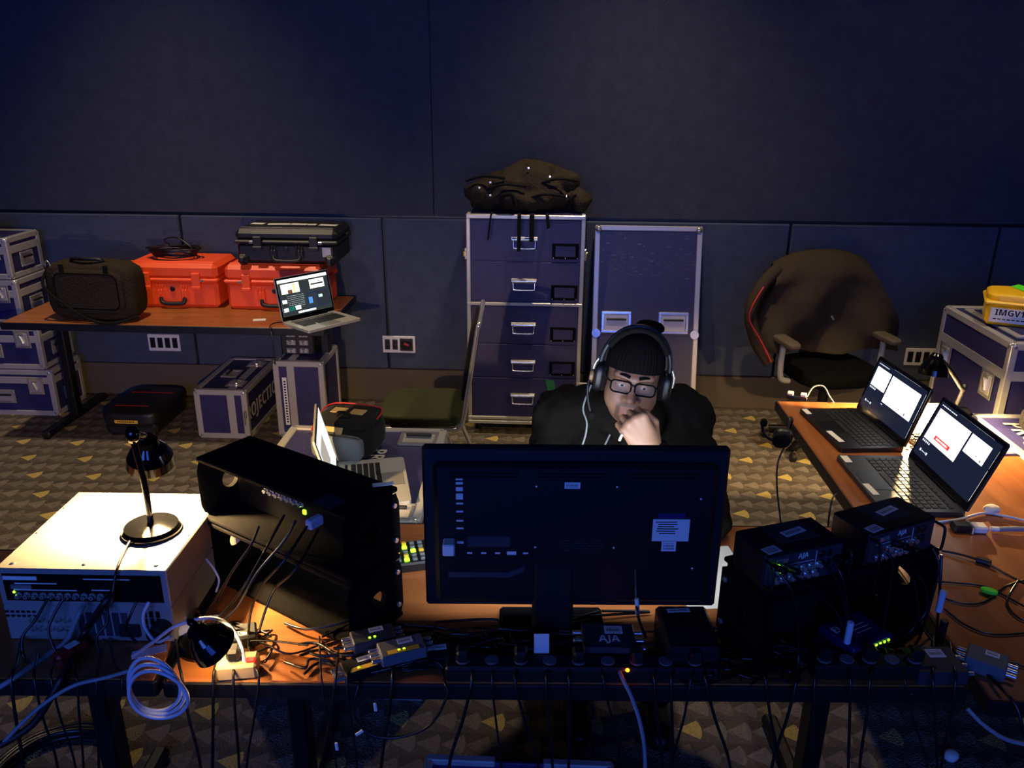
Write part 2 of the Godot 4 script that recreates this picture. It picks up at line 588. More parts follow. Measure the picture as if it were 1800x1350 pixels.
# ---------- shared builders ----------
func latch(parent: Node3D, at: Vector3, rot := Vector3.ZERO, w := 0.1, h := 0.11) -> void:
	var l := part(parent, "latch", box(Vector3(w, h, 0.006), 0.003), mats["chrome"], at, rot)
	part(l, "dish", box(Vector3(w * 0.72, h * 0.72, 0.005), 0.002), mats["aluminium"], Vector3(0, 0, 0.003))
	part(l, "wing", box(Vector3(w * 0.16, h * 0.5, 0.014), 0.004), mats["chrome"], Vector3(0, 0, 0.010), Vector3(0, 0, 18))
	part(l, "hook", box(Vector3(w * 0.42, h * 0.16, 0.012), 0.003), mats["chrome"], Vector3(0, h * 0.3, 0.008))
func dish_handle(parent: Node3D, at: Vector3, rot := Vector3.ZERO, w := 0.16, h := 0.115) -> void:
	var r := MB.new()
	r.cbox(Vector3(0, h * 0.43, 0), Vector3(w, h * 0.14, 0.012), 0.004)
	r.cbox(Vector3(0, -h * 0.43, 0), Vector3(w, h * 0.14, 0.012), 0.004)
	r.cbox(Vector3(w * 0.445, 0, 0), Vector3(w * 0.11, h * 0.75, 0.012), 0.004)
	r.cbox(Vector3(-w * 0.445, 0, 0), Vector3(w * 0.11, h * 0.75, 0.012), 0.004)
	var o := part(parent, "recessed_handle", r, mats["chrome"], at, rot)
	part(o, "pan", box(Vector3(w * 0.8, h * 0.74, 0.004), 0.001), mats["aluminium"], Vector3(0, 0, -0.003), Vector3(3, 0, 0))
	part(o, "grip", rod(0.007, w * 0.66, 10), mats["black_plastic"], Vector3(0, h * 0.14, 0.010), Vector3(0, 0, 90))
# a plywood touring case with aluminium edges; origin at the middle of its base, front towards +z
func road_case(t: Node3D, s: Vector3, skin: Material, split := "y", at_split := 0.66, feet := false) -> void:
	part(t, "shell", box(s - Vector3.ONE * 0.008, 0.004), skin, Vector3(0, s.y / 2, 0))
	var q := 0.034
	for a in [-1, 1]:
		for b in [-1, 1]:
			part(t, "edge_extrusion", box(Vector3(s.x - 0.02, q, q), 0.004), mats["aluminium"], Vector3(0, s.y / 2 + a * (s.y / 2 - q * 0.42), b * (s.z / 2 - q * 0.42)))
			part(t, "edge_extrusion", box(Vector3(q, s.y - 0.02, q), 0.004), mats["aluminium"], Vector3(a * (s.x / 2 - q * 0.42), s.y / 2, b * (s.z / 2 - q * 0.42)))
			part(t, "edge_extrusion", box(Vector3(q, q, s.z - 0.02), 0.004), mats["aluminium"], Vector3(a * (s.x / 2 - q * 0.42), s.y / 2 + b * (s.y / 2 - q * 0.42), 0))
			for c in [-1, 1]:
				if not meshes.has("ball_corner"):
					meshes["ball_corner"] = MB.new().ball(Vector3.ZERO, Vector3.ONE * 0.023, 12).mesh()
				part(t, "ball_corner", meshes["ball_corner"], mats["chrome"], Vector3(a * (s.x / 2 - 0.018), s.y / 2 + b * (s.y / 2 - 0.018), c * (s.z / 2 - 0.018)))
	if split == "y":
		var y := s.y * at_split
		for c in [-1, 1]:
			part(t, "lid_band", box(Vector3(s.x - 0.03, 0.045, 0.006), 0.002), mats["aluminium"], Vector3(0, y, c * s.z / 2))
			part(t, "lid_band", box(Vector3(0.006, 0.045, s.z - 0.03), 0.002), mats["aluminium"], Vector3(c * s.x / 2, y, 0))
	elif split == "x":
		var x := s.x * (at_split - 0.5)
		for c in [-1, 1]:
			part(t, "lid_band", box(Vector3(0.045, s.y - 0.03, 0.006), 0.002), mats["aluminium"], Vector3(x, s.y / 2, c * s.z / 2))
		part(t, "lid_band", box(Vector3(0.045, 0.006, s.z - 0.03), 0.002), mats["aluminium"], Vector3(x, s.y, 0))
func rounded(w: float, h: float, r: float, n := 4) -> PackedVector2Array:
	var p := PackedVector2Array()
	for c in [[1, 1, 0], [-1, 1, 90], [-1, -1, 180], [1, -1, 270]]:
		for k in n + 1:
			var a := deg_to_rad(c[2] + 90.0 * k / n)
			p.append(Vector2(c[0] * (w / 2 - r) + cos(a) * r, c[1] * (h / 2 - r) + sin(a) * r))
	return p
# a moulded waterproof case; origin at the middle of its base, front towards +z
func moulded_case(t: Node3D, s: Vector3, skin: Material, wheels := false) -> void:
	var up := Transform3D(Basis(Vector3(1, 0, 0), Vector3(0, 0, -1), Vector3(0, 1, 0)), Vector3.ZERO)
	var lo := MB.new()
	lo.cbox(Vector3(0, s.y * 0.31, 0), Vector3(s.x * 0.965, s.y * 0.62, s.z * 0.95), 0.022)
	part(t, "body", lo, skin)
	part(t, "rim", box(Vector3(s.x, 0.022, s.z), 0.008), skin, Vector3(0, s.y * 0.63, 0))
	part(t, "lid", box(Vector3(s.x * 0.985, s.y * 0.36, s.z * 0.975), 0.026), skin, Vector3(0, s.y * 0.815, 0))
	part(t, "lid_ridge", box(Vector3(s.x * 0.9, 0.012, s.z * 0.03), 0.004), skin, Vector3(0, s.y * 0.995, s.z * 0.36))
	for x in [-0.27, 0.27]:
		var l := part(t, "latch", box(Vector3(0.052, s.y * 0.36, 0.020), 0.005), skin, Vector3(s.x * x, s.y * 0.62, s.z * 0.5 + 0.002))
		part(l, "hinge_lip", box(Vector3(0.058, 0.022, 0.014), 0.004), skin, Vector3(0, -s.y * 0.15, 0.010))
		part(t, "steel_plate", box(Vector3(0.026, 0.016, 0.006), 0.002), mats["chrome"], Vector3(s.x * x * 1.22, s.y * 0.63, s.z * 0.5 + 0.004))
	for x in [-0.13, 0.13]:
		var m := part(t, "handle_mount", box(Vector3(0.05, s.y * 0.24, 0.02), 0.004), skin, Vector3(s.x * x, s.y * 0.30, s.z * 0.478))
		for k in 3:
			part(m, "rib", box(Vector3(0.008, s.y * 0.3, 0.012), 0.003), skin, Vector3(-0.017 + 0.017 * k, 0.02, 0.008))
	part(t, "grip", MB.new().tube(smooth([Vector3(-s.x * 0.13, s.y * 0.24, s.z * 0.49), Vector3(-s.x * 0.11, s.y * 0.13, s.z * 0.53), Vector3(0, s.y * 0.11, s.z * 0.54), Vector3(s.x * 0.11, s.y * 0.13, s.z * 0.53), Vector3(s.x * 0.13, s.y * 0.24, s.z * 0.49)]), 0.012, 8), mats["dark_case"])
	part(t, "pressure_valve", rod(0.015, 0.014, 14), mats["black_plastic"], Vector3(0, s.y * 0.43, s.z * 0.478), Vector3(90, 0, 0))
	for x in [-0.47, 0.47]:
		part(t, "side_ear", box(Vector3(0.03, 0.03, 0.05), 0.008), skin, Vector3(s.x * x * 1.04, s.y * 0.7, -s.z * 0.3))
	if wheels:
		for x in [-0.42, 0.42]:
			part(t, "wheel_housing", box(Vector3(0.06, s.y * 0.3, 0.07), 0.015), mats["dark_case"], Vector3(s.x * x, s.y * 0.14, s.z * 0.47))
			part(t, "wheel", rod(0.03, 0.03, 16), mats["black_plastic"], Vector3(s.x * x, s.y * 0.12, s.z * 0.52), Vector3(0, 0, 90))
# a folding table with T-shaped legs; origin under the middle of the top, front towards +z
func t_leg_table(t: Node3D, length: float, depth: float, legs: Array, bar := true) -> void:
	part(t, "table_top", box(Vector3(length - 0.008, 0.026, depth - 0.008), 0.003), mats["laminate"], Vector3(0, TOP - 0.013, 0))
	var eg: Material = mats["black_plastic"]
	for s in [-1, 1]:
		part(t, "edge_band", box(Vector3(length, 0.042, 0.008), 0.003), eg, Vector3(0, TOP - 0.022, s * depth / 2))
		part(t, "edge_band", box(Vector3(0.008, 0.042, depth), 0.003), eg, Vector3(s * length / 2, TOP - 0.022, 0))
	for x in legs:
		part(t, "leg", box(Vector3(0.05, TOP - 0.06, 0.07), 0.006), mats["black_steel"], Vector3(x, (TOP - 0.06) / 2 + 0.03, 0))
		part(t, "foot", box(Vector3(0.05, 0.04, depth * 0.92), 0.012), mats["black_steel"], Vector3(x, 0.022, 0))
		part(t, "top_bracket", box(Vector3(0.05, 0.03, depth * 0.7), 0.004), mats["black_steel"], Vector3(x, TOP - 0.042, 0))
	if not bar:
		return
	part(t, "stretcher", box(Vector3(absf(legs[1] - legs[0]), 0.045, 0.025), 0.004), mats["black_steel"], Vector3((legs[0] + legs[1]) / 2.0, 0.50, 0))
# an open laptop; origin at the middle of its base on the table, user towards +z. lean: degrees the lid leans back past upright
func laptop(t: Node3D, w: float, d: float, thick: float, body: Material, keys: Material, screen: Material, lean: float, bezel: Material, lid_h := -1.0) -> void:
	if lid_h < 0.0:
		lid_h = d
	part(t, "base", MB.new().prism(rounded(w, d, 0.012), 0.0, thick, Transform3D(Basis(Vector3(1, 0, 0), Vector3(0, 0, -1), Vector3(0, 1, 0)), Vector3.ZERO)), body)
	var kb := MB.new()
	var kw := w * 0.80 if w < 0.37 else w * 0.9
	for r in 6:
		var nk := 14
		for k in nk:
			if r == 5 and k > 3 and k < 9:
				if k == 6:
					kb.cbox(Vector3(0, thick + 0.001, -d * 0.36 + r * d * 0.088 + 0.006), Vector3(kw / nk * 4.6, 0.0025, d * 0.07), 0.0006)
				continue
			kb.cbox(Vector3(-kw / 2 + kw / nk * (k + 0.5), thick + 0.001, -d * 0.36 + r * d * 0.088 + (0.004 if r > 0 else 0.0)), Vector3(kw / nk * 0.82, 0.0025, d * (0.07 if r > 0 else 0.04)), 0.0006)
	part(t, "keyboard", kb, keys)
	part(t, "trackpad", box(Vector3(w * 0.3, 0.0012, d * 0.30), 0.0005), mat("trackpad_" + body.resource_name, body.albedo_color.darkened(0.22), 0.35, body.metallic), Vector3(0, thick + 0.0003, d * 0.30))
	var lid := part(t, "lid", MB.new().prism(rounded(w, lid_h, 0.01), -0.007, 0.0, Transform3D(Basis(), Vector3(0, lid_h / 2, 0))), body, Vector3(0, thick, -d / 2 + 0.004), Vector3(-lean, 0, 0))
	part(lid, "bezel", box(Vector3(w * 0.985, lid_h * 0.97, 0.0016), 0.0005), bezel, Vector3(0, lid_h / 2, 0.0008))
	part(lid, "screen", box(Vector3(w * 0.925, lid_h * 0.83, 0.0008), 0.0), screen, Vector3(0, lid_h * 0.525, 0.0018))
	part(t, "hinge", rod(0.006, w * 0.7, 10), bezel, Vector3(0, thick, -d / 2 + 0.003), Vector3(0, 0, 90))
func screen_mat(key: String, im: Image, energy: float) -> StandardMaterial3D:
	var m := mat(key, Color(0.02, 0.02, 0.02), 0.25)
	m.emission_enabled = true
	m.emission = Color.BLACK
	m.emission_operator = BaseMaterial3D.EMISSION_OP_ADD
	m.emission_texture = ImageTexture.create_from_image(im)
	m.emission_energy_multiplier = energy
	return m
func fill(im: Image, x: float, y: float, w: float, h: float, c: Color) -> void:
	im.fill_rect(Rect2i(int(x * im.get_width()), int(y * im.get_height()), maxi(1, int(w * im.get_width())), maxi(1, int(h * im.get_height()))), c)
func scribble(im: Image, x: float, y: float, w: float, h: float, c: Color) -> void:
	var k := x
	while k < x + w:
		var l := rng.randf_range(0.008, 0.03)
		fill(im, k, y, minf(l, x + w - k), h, c)
		k += l + 0.008

# ---------- the long table at the back wall and everything on, under and beside it ----------
func build_back_left() -> void:
	var tb := thing("folding_table", "wooden folding table with black legs against the back wall, carrying the orange cases", "table", Vector3(-2.14, 0, -4.685))
	t_leg_table(tb, 1.84, 0.75, [-0.81, 0.82], false)
	# stack of touring cases at its left end
	var rows := [["road_case", "blue touring case on the carpet at the foot of the case stack", 0.0, 0.302, -3.085, 0.64], ["road_case", "blue touring case with a butterfly latch, second from the floor in the stack", 0.312, 0.276, -3.115, 0.62], ["road_case", "blue touring case standing third from the floor in the stack", 0.598, 0.275, -3.195, 0.58], ["road_case", "small blue touring case at the top of the stack beside the table", 0.883, 0.243, -3.205, 0.56]]
	for i in 4:
		var r: Array = rows[i]
		var w: float = r[5]
		var c := thing(r[0], r[1], "case", Vector3(r[4] - w / 2, r[2], -4.875), 0, "touring cases in the stack")
		road_case(c, Vector3(w, r[3], 0.33), mats["case_blue"], "y", 0.78 if i == 0 else 0.7)
		for x in [-0.33, 0.33]:
			latch(c, Vector3(w * x, r[3] * (0.70 if i else 0.66), 0.172))
		dish_handle(c, Vector3(0, r[3] * 0.42, 0.170), Vector3.ZERO, 0.13, 0.09)
		dish_handle(c, Vector3(w / 2 + 0.004, r[3] * 0.4, 0), Vector3(0, 90, 0), 0.13, 0.09)
	var ck := thing("clamp", "black clamp with a chrome bolt lying on top of the case stack", "clamp", Vector3(-3.42, 1.132, -4.80))
	part(ck, "jaw", MB.new().cushion(Vector3(0, 0.05, 0), Vector3(0.22, 0.1, 0.16), 3.0, 16), mats["black_plastic"])
	part(ck, "bolt", rod(0.014, 0.10, 12), mats["chrome"], Vector3(0.05, 0.105, 0.04), Vector3(0, 0, 78))
	# soft briefcase
	var bg := thing("laptop_bag", "black fabric laptop bag with a top handle on the wooden table", "bag", Vector3(-2.555, TOP, -4.46), -4)
	part(bg, "body", MB.new().cushion(Vector3(0, 0.165, 0), Vector3(0.53, 0.335, 0.20), 5.0, 32), mats["nylon_olive"])
	part(bg, "front_pocket", MB.new().cushion(Vector3(0.01, 0.17, 0.085), Vector3(0.42, 0.25, 0.06), 6.0, 28), mats["nylon_olive"])
	var seam := []
	for p in rounded(0.37, 0.20, 0.04, 4):
		seam.append(Vector3(0.01 + p.x, 0.175 + p.y, 0.112))
	part(bg, "pocket_seam", MB.new().tube(seam, 0.0035, 6, true), mats["ink"])
	for x in [-0.12, 0.14]:
		part(bg, "strap_band", box(Vector3(0.03, 0.15, 0.006), 0.002), mats["nylon_black"], Vector3(x, 0.25, 0.108))
	part(bg, "zip", MB.new().tube(smooth([Vector3(-0.21, 0.085, 0.105), Vector3(0, 0.082, 0.118), Vector3(0.21, 0.085, 0.105)]), 0.004, 5), mats["black_plastic"])
	part(bg, "handle", MB.new().tube(smooth([Vector3(-0.09, 0.315, 0.03), Vector3(-0.085, 0.345, 0.055), Vector3(0, 0.350, 0.07), Vector3(0.085, 0.345, 0.055), Vector3(0.09, 0.315, 0.03)]), 0.010, 8), mats["black_plastic"])
	part(bg, "shoulder_strap", MB.new().tube(smooth([Vector3(-0.23, 0.30, 0.06), Vector3(-0.24, 0.2, 0.115), Vector3(-0.12, 0.10, 0.13), Vector3(0.02, 0.02, 0.135), Vector3(0.16, 0.008, 0.14), Vector3(0.26, 0.03, 0.06)]), 0.009, 6), mats["nylon_black"])
	part(bg, "buckle", MB.new().tube(smooth([Vector3(-0.245, 0.31, 0.06), Vector3(-0.225, 0.335, 0.07), Vector3(-0.205, 0.31, 0.075), Vector3(-0.225, 0.29, 0.07)], 5, true), 0.004, 6, true), mats["chrome"])
	# orange cases
	var o1 := thing("orange_case", "orange moulded case beside the black bag, with a coil of cable on it", "case", Vector3(-2.225, TOP, -4.865), 0, "orange moulded cases")
	moulded_case(o1, Vector3(0.56, 0.27, 0.36), mats["orange_case"])
	var o2 := thing("orange_case", "orange moulded case with the black case on top, behind the open laptop", "case", Vector3(-1.605, TOP, -4.85), 0, "orange moulded cases")
	moulded_case(o2, Vector3(0.60, 0.27, 0.36), mats["orange_case"])
	var bc := thing("black_case", "black wheeled moulded case with paper labels, lying on the orange case", "case", Vector3(-1.515, TOP + 0.276, -4.86))
	moulded_case(bc, Vector3(0.61, 0.205, 0.36), mats["dark_case"], true)
	for a in [[-0.22, 0.04, 0.08, -8], [-0.09, 0.05, 0.13, 6], [0.03, 0.045, 0.10, -4], [0.11, 0.05, 0.05, 3], [0.21, 0.06, 0.11, -5]]:
		part(bc, "paper_label", box(Vector3(a[2], 0.0008, 0.05), 0.0), mats["paper"], Vector3(a[0], 0.2055, a[1] - 0.06), Vector3(0, a[3], 0))
	part(bc, "white_print", box(Vector3(0.05, 0.055, 0.001), 0.0), mats["stencil"], Vector3(0.235, 0.075, 0.1722))
	# coil of cable on the first orange case
	var cc := thing("cable_coil", "coil of thin black cable lying on the orange case", "cable", Vector3(-2.26, TOP + 0.272, -4.86))
	var loops := MB.new()
	for k in 9:
		var rr := 0.085 + 0.004 * k
		var pts := []
		for j in 12:
			var a := TAU * j / 12.0
			pts.append(Vector3(cos(a) * rr * 1.4 + rng.randf_range(-0.01, 0.01), 0.008 + 0.006 * k + rng.randf_range(0, 0.008), sin(a) * rr * 0.8 + rng.randf_range(-0.01, 0.01)))
		loops.tube(smooth(pts, 4, true), 0.004, 6, true)
	part(cc, "loops", loops, mats["cable_black"])
	part(cc, "raised_loop", MB.new().tube(smooth([Vector3(-0.04, 0.05, -0.06), Vector3(-0.07, 0.10, -0.03), Vector3(0.02, 0.12, 0.0), Vector3(0.10, 0.08, 0.02), Vector3(0.13, 0.05, 0.03)]), 0.004, 6), mats["cable_black"])
	# silver laptop hanging over the table corner
	var lp := thing("silver_laptop", "open silver laptop with an editing timeline on screen, over the table corner", "laptop", Vector3(-1.262, TOP, -4.43), 51)
	var im := Image.create(512, 320, false, Image.FORMAT_RGB8)
	im.fill(Color(0.13, 0.15, 0.16))
	fill(im, 0.0, 0.0, 1.0, 0.085, Color(0.95, 0.97, 0.98))
	fill(im, 0.05, 0.13, 0.36, 0.27, Color(1.0, 0.96, 0.85))
	fill(im, 0.17, 0.30, 0.09, 0.10, Color(0.35, 0.22, 0.16))
	fill(im, 0.29, 0.15, 0.03, 0.25, Color(0.85, 0.68, 0.35))
	fill(im, 0.62, 0.13, 0.3, 0.25, Color(1.0, 0.98, 0.92))
	fill(im, 0.64, 0.24, 0.26, 0.045, Color(0.12, 0.12, 0.12))
	for k in 7:
		scribble(im, 0.14, 0.47 + 0.05 * k, 0.33, 0.012, Color(0.62, 0.66, 0.66))
	fill(im, 0.03, 0.55, 0.09, 0.1, Color(0.92, 0.94, 0.93))
	fill(im, 0.03, 0.78, 0.09, 0.1, Color(0.92, 0.94, 0.93))
	fill(im, 0.14, 0.76, 0.10, 0.12, Color(0.05, 0.30, 0.28))
	fill(im, 0.26, 0.76, 0.11, 0.11, Color(0.92, 0.95, 0.95))
	fill(im, 0.52, 0.47, 0.46, 0.42, Color(0.06, 0.13, 0.24))
	fill(im, 0.53, 0.49, 0.19, 0.38, Color(0.13, 0.15, 0.17))
	fill(im, 0.735, 0.49, 0.235, 0.38, Color(0.12, 0.13, 0.15))
	fill(im, 0.55, 0.60, 0.08, 0.18, Color(0.22, 0.45, 0.68))
	fill(im, 0.76, 0.58, 0.08, 0.08, Color(0.65, 0.88, 0.85))
	fill(im, 0.30, 0.925, 0.36, 0.05, Color(0.9, 0.93, 0.95))
	laptop(lp, 0.359, 0.247, 0.014, mats["laptop_silver"], mats["black_plastic"], screen_mat("timeline_screen", im, 1.0), 12, mats["black_gloss"])
	solo("sticky_note", "small cream scrap of paper on the wooden table near the laptop", "paper", box(Vector3(0.07, 0.0012, 0.045), 0.0), mats["paper"], on_y(456, 562, TOP + 0.001) * Vector3(1, 0, 1) + Vector3(0, TOP + 0.0008, 0), Vector3(0, 14, 0))
	# under the table
	var ca := thing("road_case", "blue touring case lying under the table with a stencilled side", "case", Vector3(-1.905, 0, -4.735), 0, "touring cases under the table")
	road_case(ca, Vector3(0.31, 0.305, 0.61), mats["case_blue"], "x", 0.70)
	for z in [-0.17, 0.19]:
		latch(ca, Vector3(0.062, 0.308, z), Vector3(-90, 0, 0), 0.11, 0.10)
	dish_handle(ca, Vector3(-0.03, 0.309, 0.02), Vector3(-90, 90, 0), 0.13, 0.10)
	letters(ca, "lettering", "PROJECTION", 0.085, mats["stencil"], Vector3(0.1535, 0.15, 0.03), Vector3(0, 90, 0))
	var cb := thing("road_case", "blue touring case standing upright under the table with a strip label", "case", Vector3(-1.437, 0, -4.645), 0, "touring cases under the table")
	road_case(cb, Vector3(0.295, 0.478, 0.35), mats["case_blue"], "x", 0.34)
	part(cb, "strip_label", box(Vector3(0.026, 0.30, 0.001), 0.0), mats["label_white"], Vector3(-0.088, 0.23, 0.176))
	for k in 16:
		part(cb, "print", box(Vector3(0.012, 0.009, 0.0006), 0.0), mats["ink"], Vector3(-0.088 + rng.randf_range(-0.001, 0.001), 0.10 + k * 0.017, 0.1768))
	var sc := thing("tool_case", "small black case with rows of chrome latches on the upright touring case", "case", Vector3(-1.47, 0.480, -4.68))
	part(sc, "body", box(Vector3(0.20, 0.15, 0.16), 0.008), mats["dark_case"], Vector3(0, 0.075, 0))
	for r in 3:
		for k in 2:
			latch(sc, Vector3(-0.038 + 0.076 * k, 0.025 + 0.05 * r, 0.082), Vector3.ZERO, 0.055, 0.032)
	var rc := thing("red_black_case", "black moulded case with red stripes on the carpet under the table", "case", Vector3(-2.465, 0, -4.635))
	part(rc, "base", box(Vector3(0.31, 0.085, 0.45), 0.025), mats["dark_case"], Vector3(0, 0.0425, 0))
	part(rc, "lid", MB.new().cushion(Vector3(0, 0.115, 0), Vector3(0.345, 0.10, 0.485), 6.0, 28), mats["dark_case"])
	for s in [[-0.02, 0.167, 0.13, 0.20, 0.012], [0.0, 0.167, -0.10, 0.26, 0.014]]:
		part(rc, "red_stripe", box(Vector3(s[3], 0.004, s[4]), 0.001), mats["red_trim"], Vector3(s[0], s[1] - 0.0025, s[2]))
	part(rc, "red_stripe", box(Vector3(0.004, 0.012, 0.13), 0.001), mats["red_trim"], Vector3(0.168, 0.125, -0.06))
	part(rc, "yellow_label", box(Vector3(0.14, 0.020, 0.001), 0.0), mats["label_yellow"], Vector3(-0.01, 0.105, 0.243))
	for k in 9:
		part(rc, "print", box(Vector3(0.008, 0.007, 0.0006), 0.0), mats["ink"], Vector3(-0.058 + k * 0.0115, 0.105, 0.2437))

func stack_chair(t: Node3D, pad: Material) -> void:
	part(t, "seat", MB.new().cushion(Vector3(0, 0.445, 0), Vector3(0.43, 0.075, 0.43), 5.0, 32), pad)
	part(t, "backrest", MB.new().cushion(Vector3(0, 0.735, -0.245), Vector3(0.40, 0.42, 0.05), 6.0, 28, Basis(Vector3(1, 0, 0), deg_to_rad(-9))), mats["nylon_black"])
	for s in [-1, 1]:
		part(t, "side_frame", MB.new().tube(smooth([Vector3(s * 0.20, 0.012, 0.23), Vector3(s * 0.20, 0.36, 0.20), Vector3(s * 0.20, 0.405, 0.15), Vector3(s * 0.205, 0.405, -0.12), Vector3(s * 0.21, 0.43, -0.20), Vector3(s * 0.212, 0.6, -0.235), Vector3(s * 0.212, 0.92, -0.285)]), 0.0115, 10), mats["chrome"])
		part(t, "rear_leg", MB.new().tube([Vector3(s * 0.205, 0.40, -0.12), Vector3(s * 0.205, 0.012, -0.27)], 0.0115, 10), mats["chrome"])
		part(t, "foot_cap", rod(0.015, 0.025, 10), mats["black_plastic"], Vector3(s * 0.20, 0.0125, 0.23))
		part(t, "foot_cap", rod(0.015, 0.025, 10), mats["black_plastic"], Vector3(s * 0.205, 0.0125, -0.27))
	part(t, "top_rail", MB.new().tube(smooth([Vector3(-0.212, 0.92, -0.285), Vector3(-0.18, 0.955, -0.295), Vector3(0.18, 0.955, -0.295), Vector3(0.212, 0.92, -0.285)]), 0.0115, 10), mats["chrome"])
	part(t, "cross_bar", MB.new().tube([Vector3(-0.20, 0.395, 0.15), Vector3(0.20, 0.395, 0.15)], 0.009, 8), mats["chrome"])

func build_centre() -> void:
	# drawer tower
	var wx := -0.1215
	var w := 0.667
	var dt := thing("drawer_tower", "tall blue rolling workbox with five drawers and aluminium edges", "cabinet", Vector3(wx, 0, -4.825))
	part(dt, "carcass", box(Vector3(w - 0.006, 1.255, 0.43), 0.004), mats["case_blue"], Vector3(0, 0.6975, 0))
	for s in [-1, 1]:
		part(dt, "corner_post", box(Vector3(0.024, 1.255, 0.026), 0.004), mats["aluminium"], Vector3(s * (w / 2 - 0.011), 0.6975, 0.213))
		part(dt, "corner_post", box(Vector3(0.026, 1.255, 0.026), 0.004), mats["aluminium"], Vector3(s * (w / 2 - 0.011), 0.6975, -0.213))
		part(dt, "top_edge", box(Vector3(0.024, 0.024, 0.42), 0.004), mats["aluminium"], Vector3(s * (w / 2 - 0.011), 1.315, 0))
	for a in [[1.314, 0.024, 0.216], [0.8145, 0.020, 0.216], [0.104, 0.022, 0.217], [0.077, 0.022, 0.220]]:
		part(dt, "front_rail", box(Vector3(w, a[1], 0.026), 0.004), mats["aluminium"], Vector3(0, a[0], a[2]))
	part(dt, "top_edge", box(Vector3(w, 0.024, 0.024), 0.004), mats["aluminium"], Vector3(0, 1.315, -0.213))
	var ys := [[1.066, 1.300], [0.828, 1.062], [0.578, 0.803], [0.368, 0.574], [0.118, 0.364]]
	for i in 5:
		var y0: float = ys[i][0]
		var y1: float = ys[i][1]
		var d := part(dt, "drawer", box(Vector3(w - 0.052, y1 - y0 - 0.003, 0.018), 0.002), mats["case_blue"], Vector3(0, (y0 + y1) / 2, 0.216))
		var hy := (y1 - y0) * 0.5 - 0.122
		var hp := MB.new()
		hp.cbox(Vector3(0, 0.016, 0.004), Vector3(0.148, 0.022, 0.006), 0.002)
		hp.tube([Vector3(-0.07, 0.013, 0.014), Vector3(0.07, 0.013, 0.014)], 0.0095, 10)
		hp.tube(smooth([Vector3(-0.062, 0.010, 0.016), Vector3(-0.060, -0.028, 0.022), Vector3(-0.05, -0.036, 0.024), Vector3(0.05, -0.036, 0.024), Vector3(0.060, -0.028, 0.022), Vector3(0.062, 0.010, 0.016)], 3), 0.0038, 7)
		part(d, "handle", hp, mats["chrome"], Vector3(-0.005, hy, 0.009))
		var lf := MB.new()
		lf.cbox(Vector3(0, 0.037, 0), Vector3(0.150, 0.014, 0.006), 0.001)
		lf.cbox(Vector3(0, -0.037, 0), Vector3(0.150, 0.014, 0.006), 0.001)
		lf.cbox(Vector3(-0.066, 0, 0), Vector3(0.018, 0.062, 0.006), 0.001)
		lf.cbox(Vector3(0.066, 0, 0), Vector3(0.018, 0.062, 0.006), 0.001)
		for rx in [-0.068, 0.068]:
			for ry in [-0.038, 0.038]:
				lf.ball(Vector3(rx, ry, 0.003), Vector3(0.0035, 0.0035, 0.0025), 8)
		part(d, "label_holder", lf, mats["ink"], Vector3(0.226, -(y1 - y0) * 0.5 + 0.06, 0.011))
		for rx in [-0.068, 0.0, 0.068]:
			part(d, "rivet", rod(0.0035, 0.004, 8), mats["chrome"], Vector3(0.226 + rx, -(y1 - y0) * 0.5 + 0.06 - 0.038, 0.016), Vector3(90, 0, 0))
	for s in [-1, 1]:
		var c := part(dt, "side_clasp", box(Vector3(0.014, 0.07, 0.03), 0.004), mats["chrome"], Vector3(s * (w / 2 + 0.006), 1.10, 0.19))
		part(c, "clasp_tongue", box(Vector3(0.012, 0.035, 0.02), 0.004), mats["brass"], Vector3(s * 0.008, 0.0, 0.006))
		for z in [-0.15, 0.15]:
			part(dt, "caster", rod(0.034, 0.024, 16), mats["black_plastic"], Vector3(s * 0.27, 0.034, z), Vector3(0, 0, 90))
			part(dt, "caster_fork", box(Vector3(0.05, 0.03, 0.05), 0.004), mats["aluminium"], Vector3(s * 0.27, 0.060, z))
	var gp := on_z(967, 680, -4.6)
	part(dt, "green_tape", MB.new().prism(PackedVector2Array([Vector2(-0.03, 0.045), Vector2(0.022, 0.042), Vector2(0.034, -0.03), Vector2(0.012, -0.045), Vector2(-0.012, -0.038)]), 0.0, 0.001), mats["green_tape"], Vector3(gp.x - wx, gp.y, 0.2262))
	part(dt, "hinge_strap", box(Vector3(0.08, 0.03, 0.006), 0.002), mats["aluminium"], Vector3(w / 2 + 0.02, on_z(1018, 677, -4.6).y, 0.224))
	# rucksack on the tower
	var rs := thing("rucksack", "olive black rucksack lying on top of the drawer tower with straps hanging", "backpack", Vector3(wx, 1.327, -4.80))
	var lump := MB.new()
	var wob := FastNoiseLite.new()
	wob.seed = 31
	wob.frequency = 6.5
	wob.fractal_octaves = 3
	nets(lump, [["e", Vector3(-0.02, 0.075, 0), Vector3(0.31, 0.085, 0.19), 0, 0], ["e", Vector3(-0.01, 0.145, -0.01), Vector3(0.25, 0.085, 0.16), 0, 0, 0.05], ["e", Vector3(0.03, 0.205, -0.02), Vector3(0.15, 0.07, 0.12), 0, 0, 0.05], ["e", Vector3(-0.26, 0.10, 0.05), Vector3(0.09, 0.07, 0.10), 0, 0, 0.03], ["e", Vector3(0.22, 0.165, 0.0), Vector3(0.08, 0.06, 0.10), 0, 0, 0.02], ["e", Vector3(0.305, 0.06, 0.06), Vector3(0.06, 0.06, 0.08), 0, 0, 0.02], ["c", Vector3(-0.30, 0.02, 0.0), Vector3(0.28, 0.02, 0.0), 0.02, 0.02, 0.05]], Vector3(-0.42, 0.0, -0.24), Vector3(0.42, 0.32, 0.24), 0.011, 0.05, false, wob, 0.026)
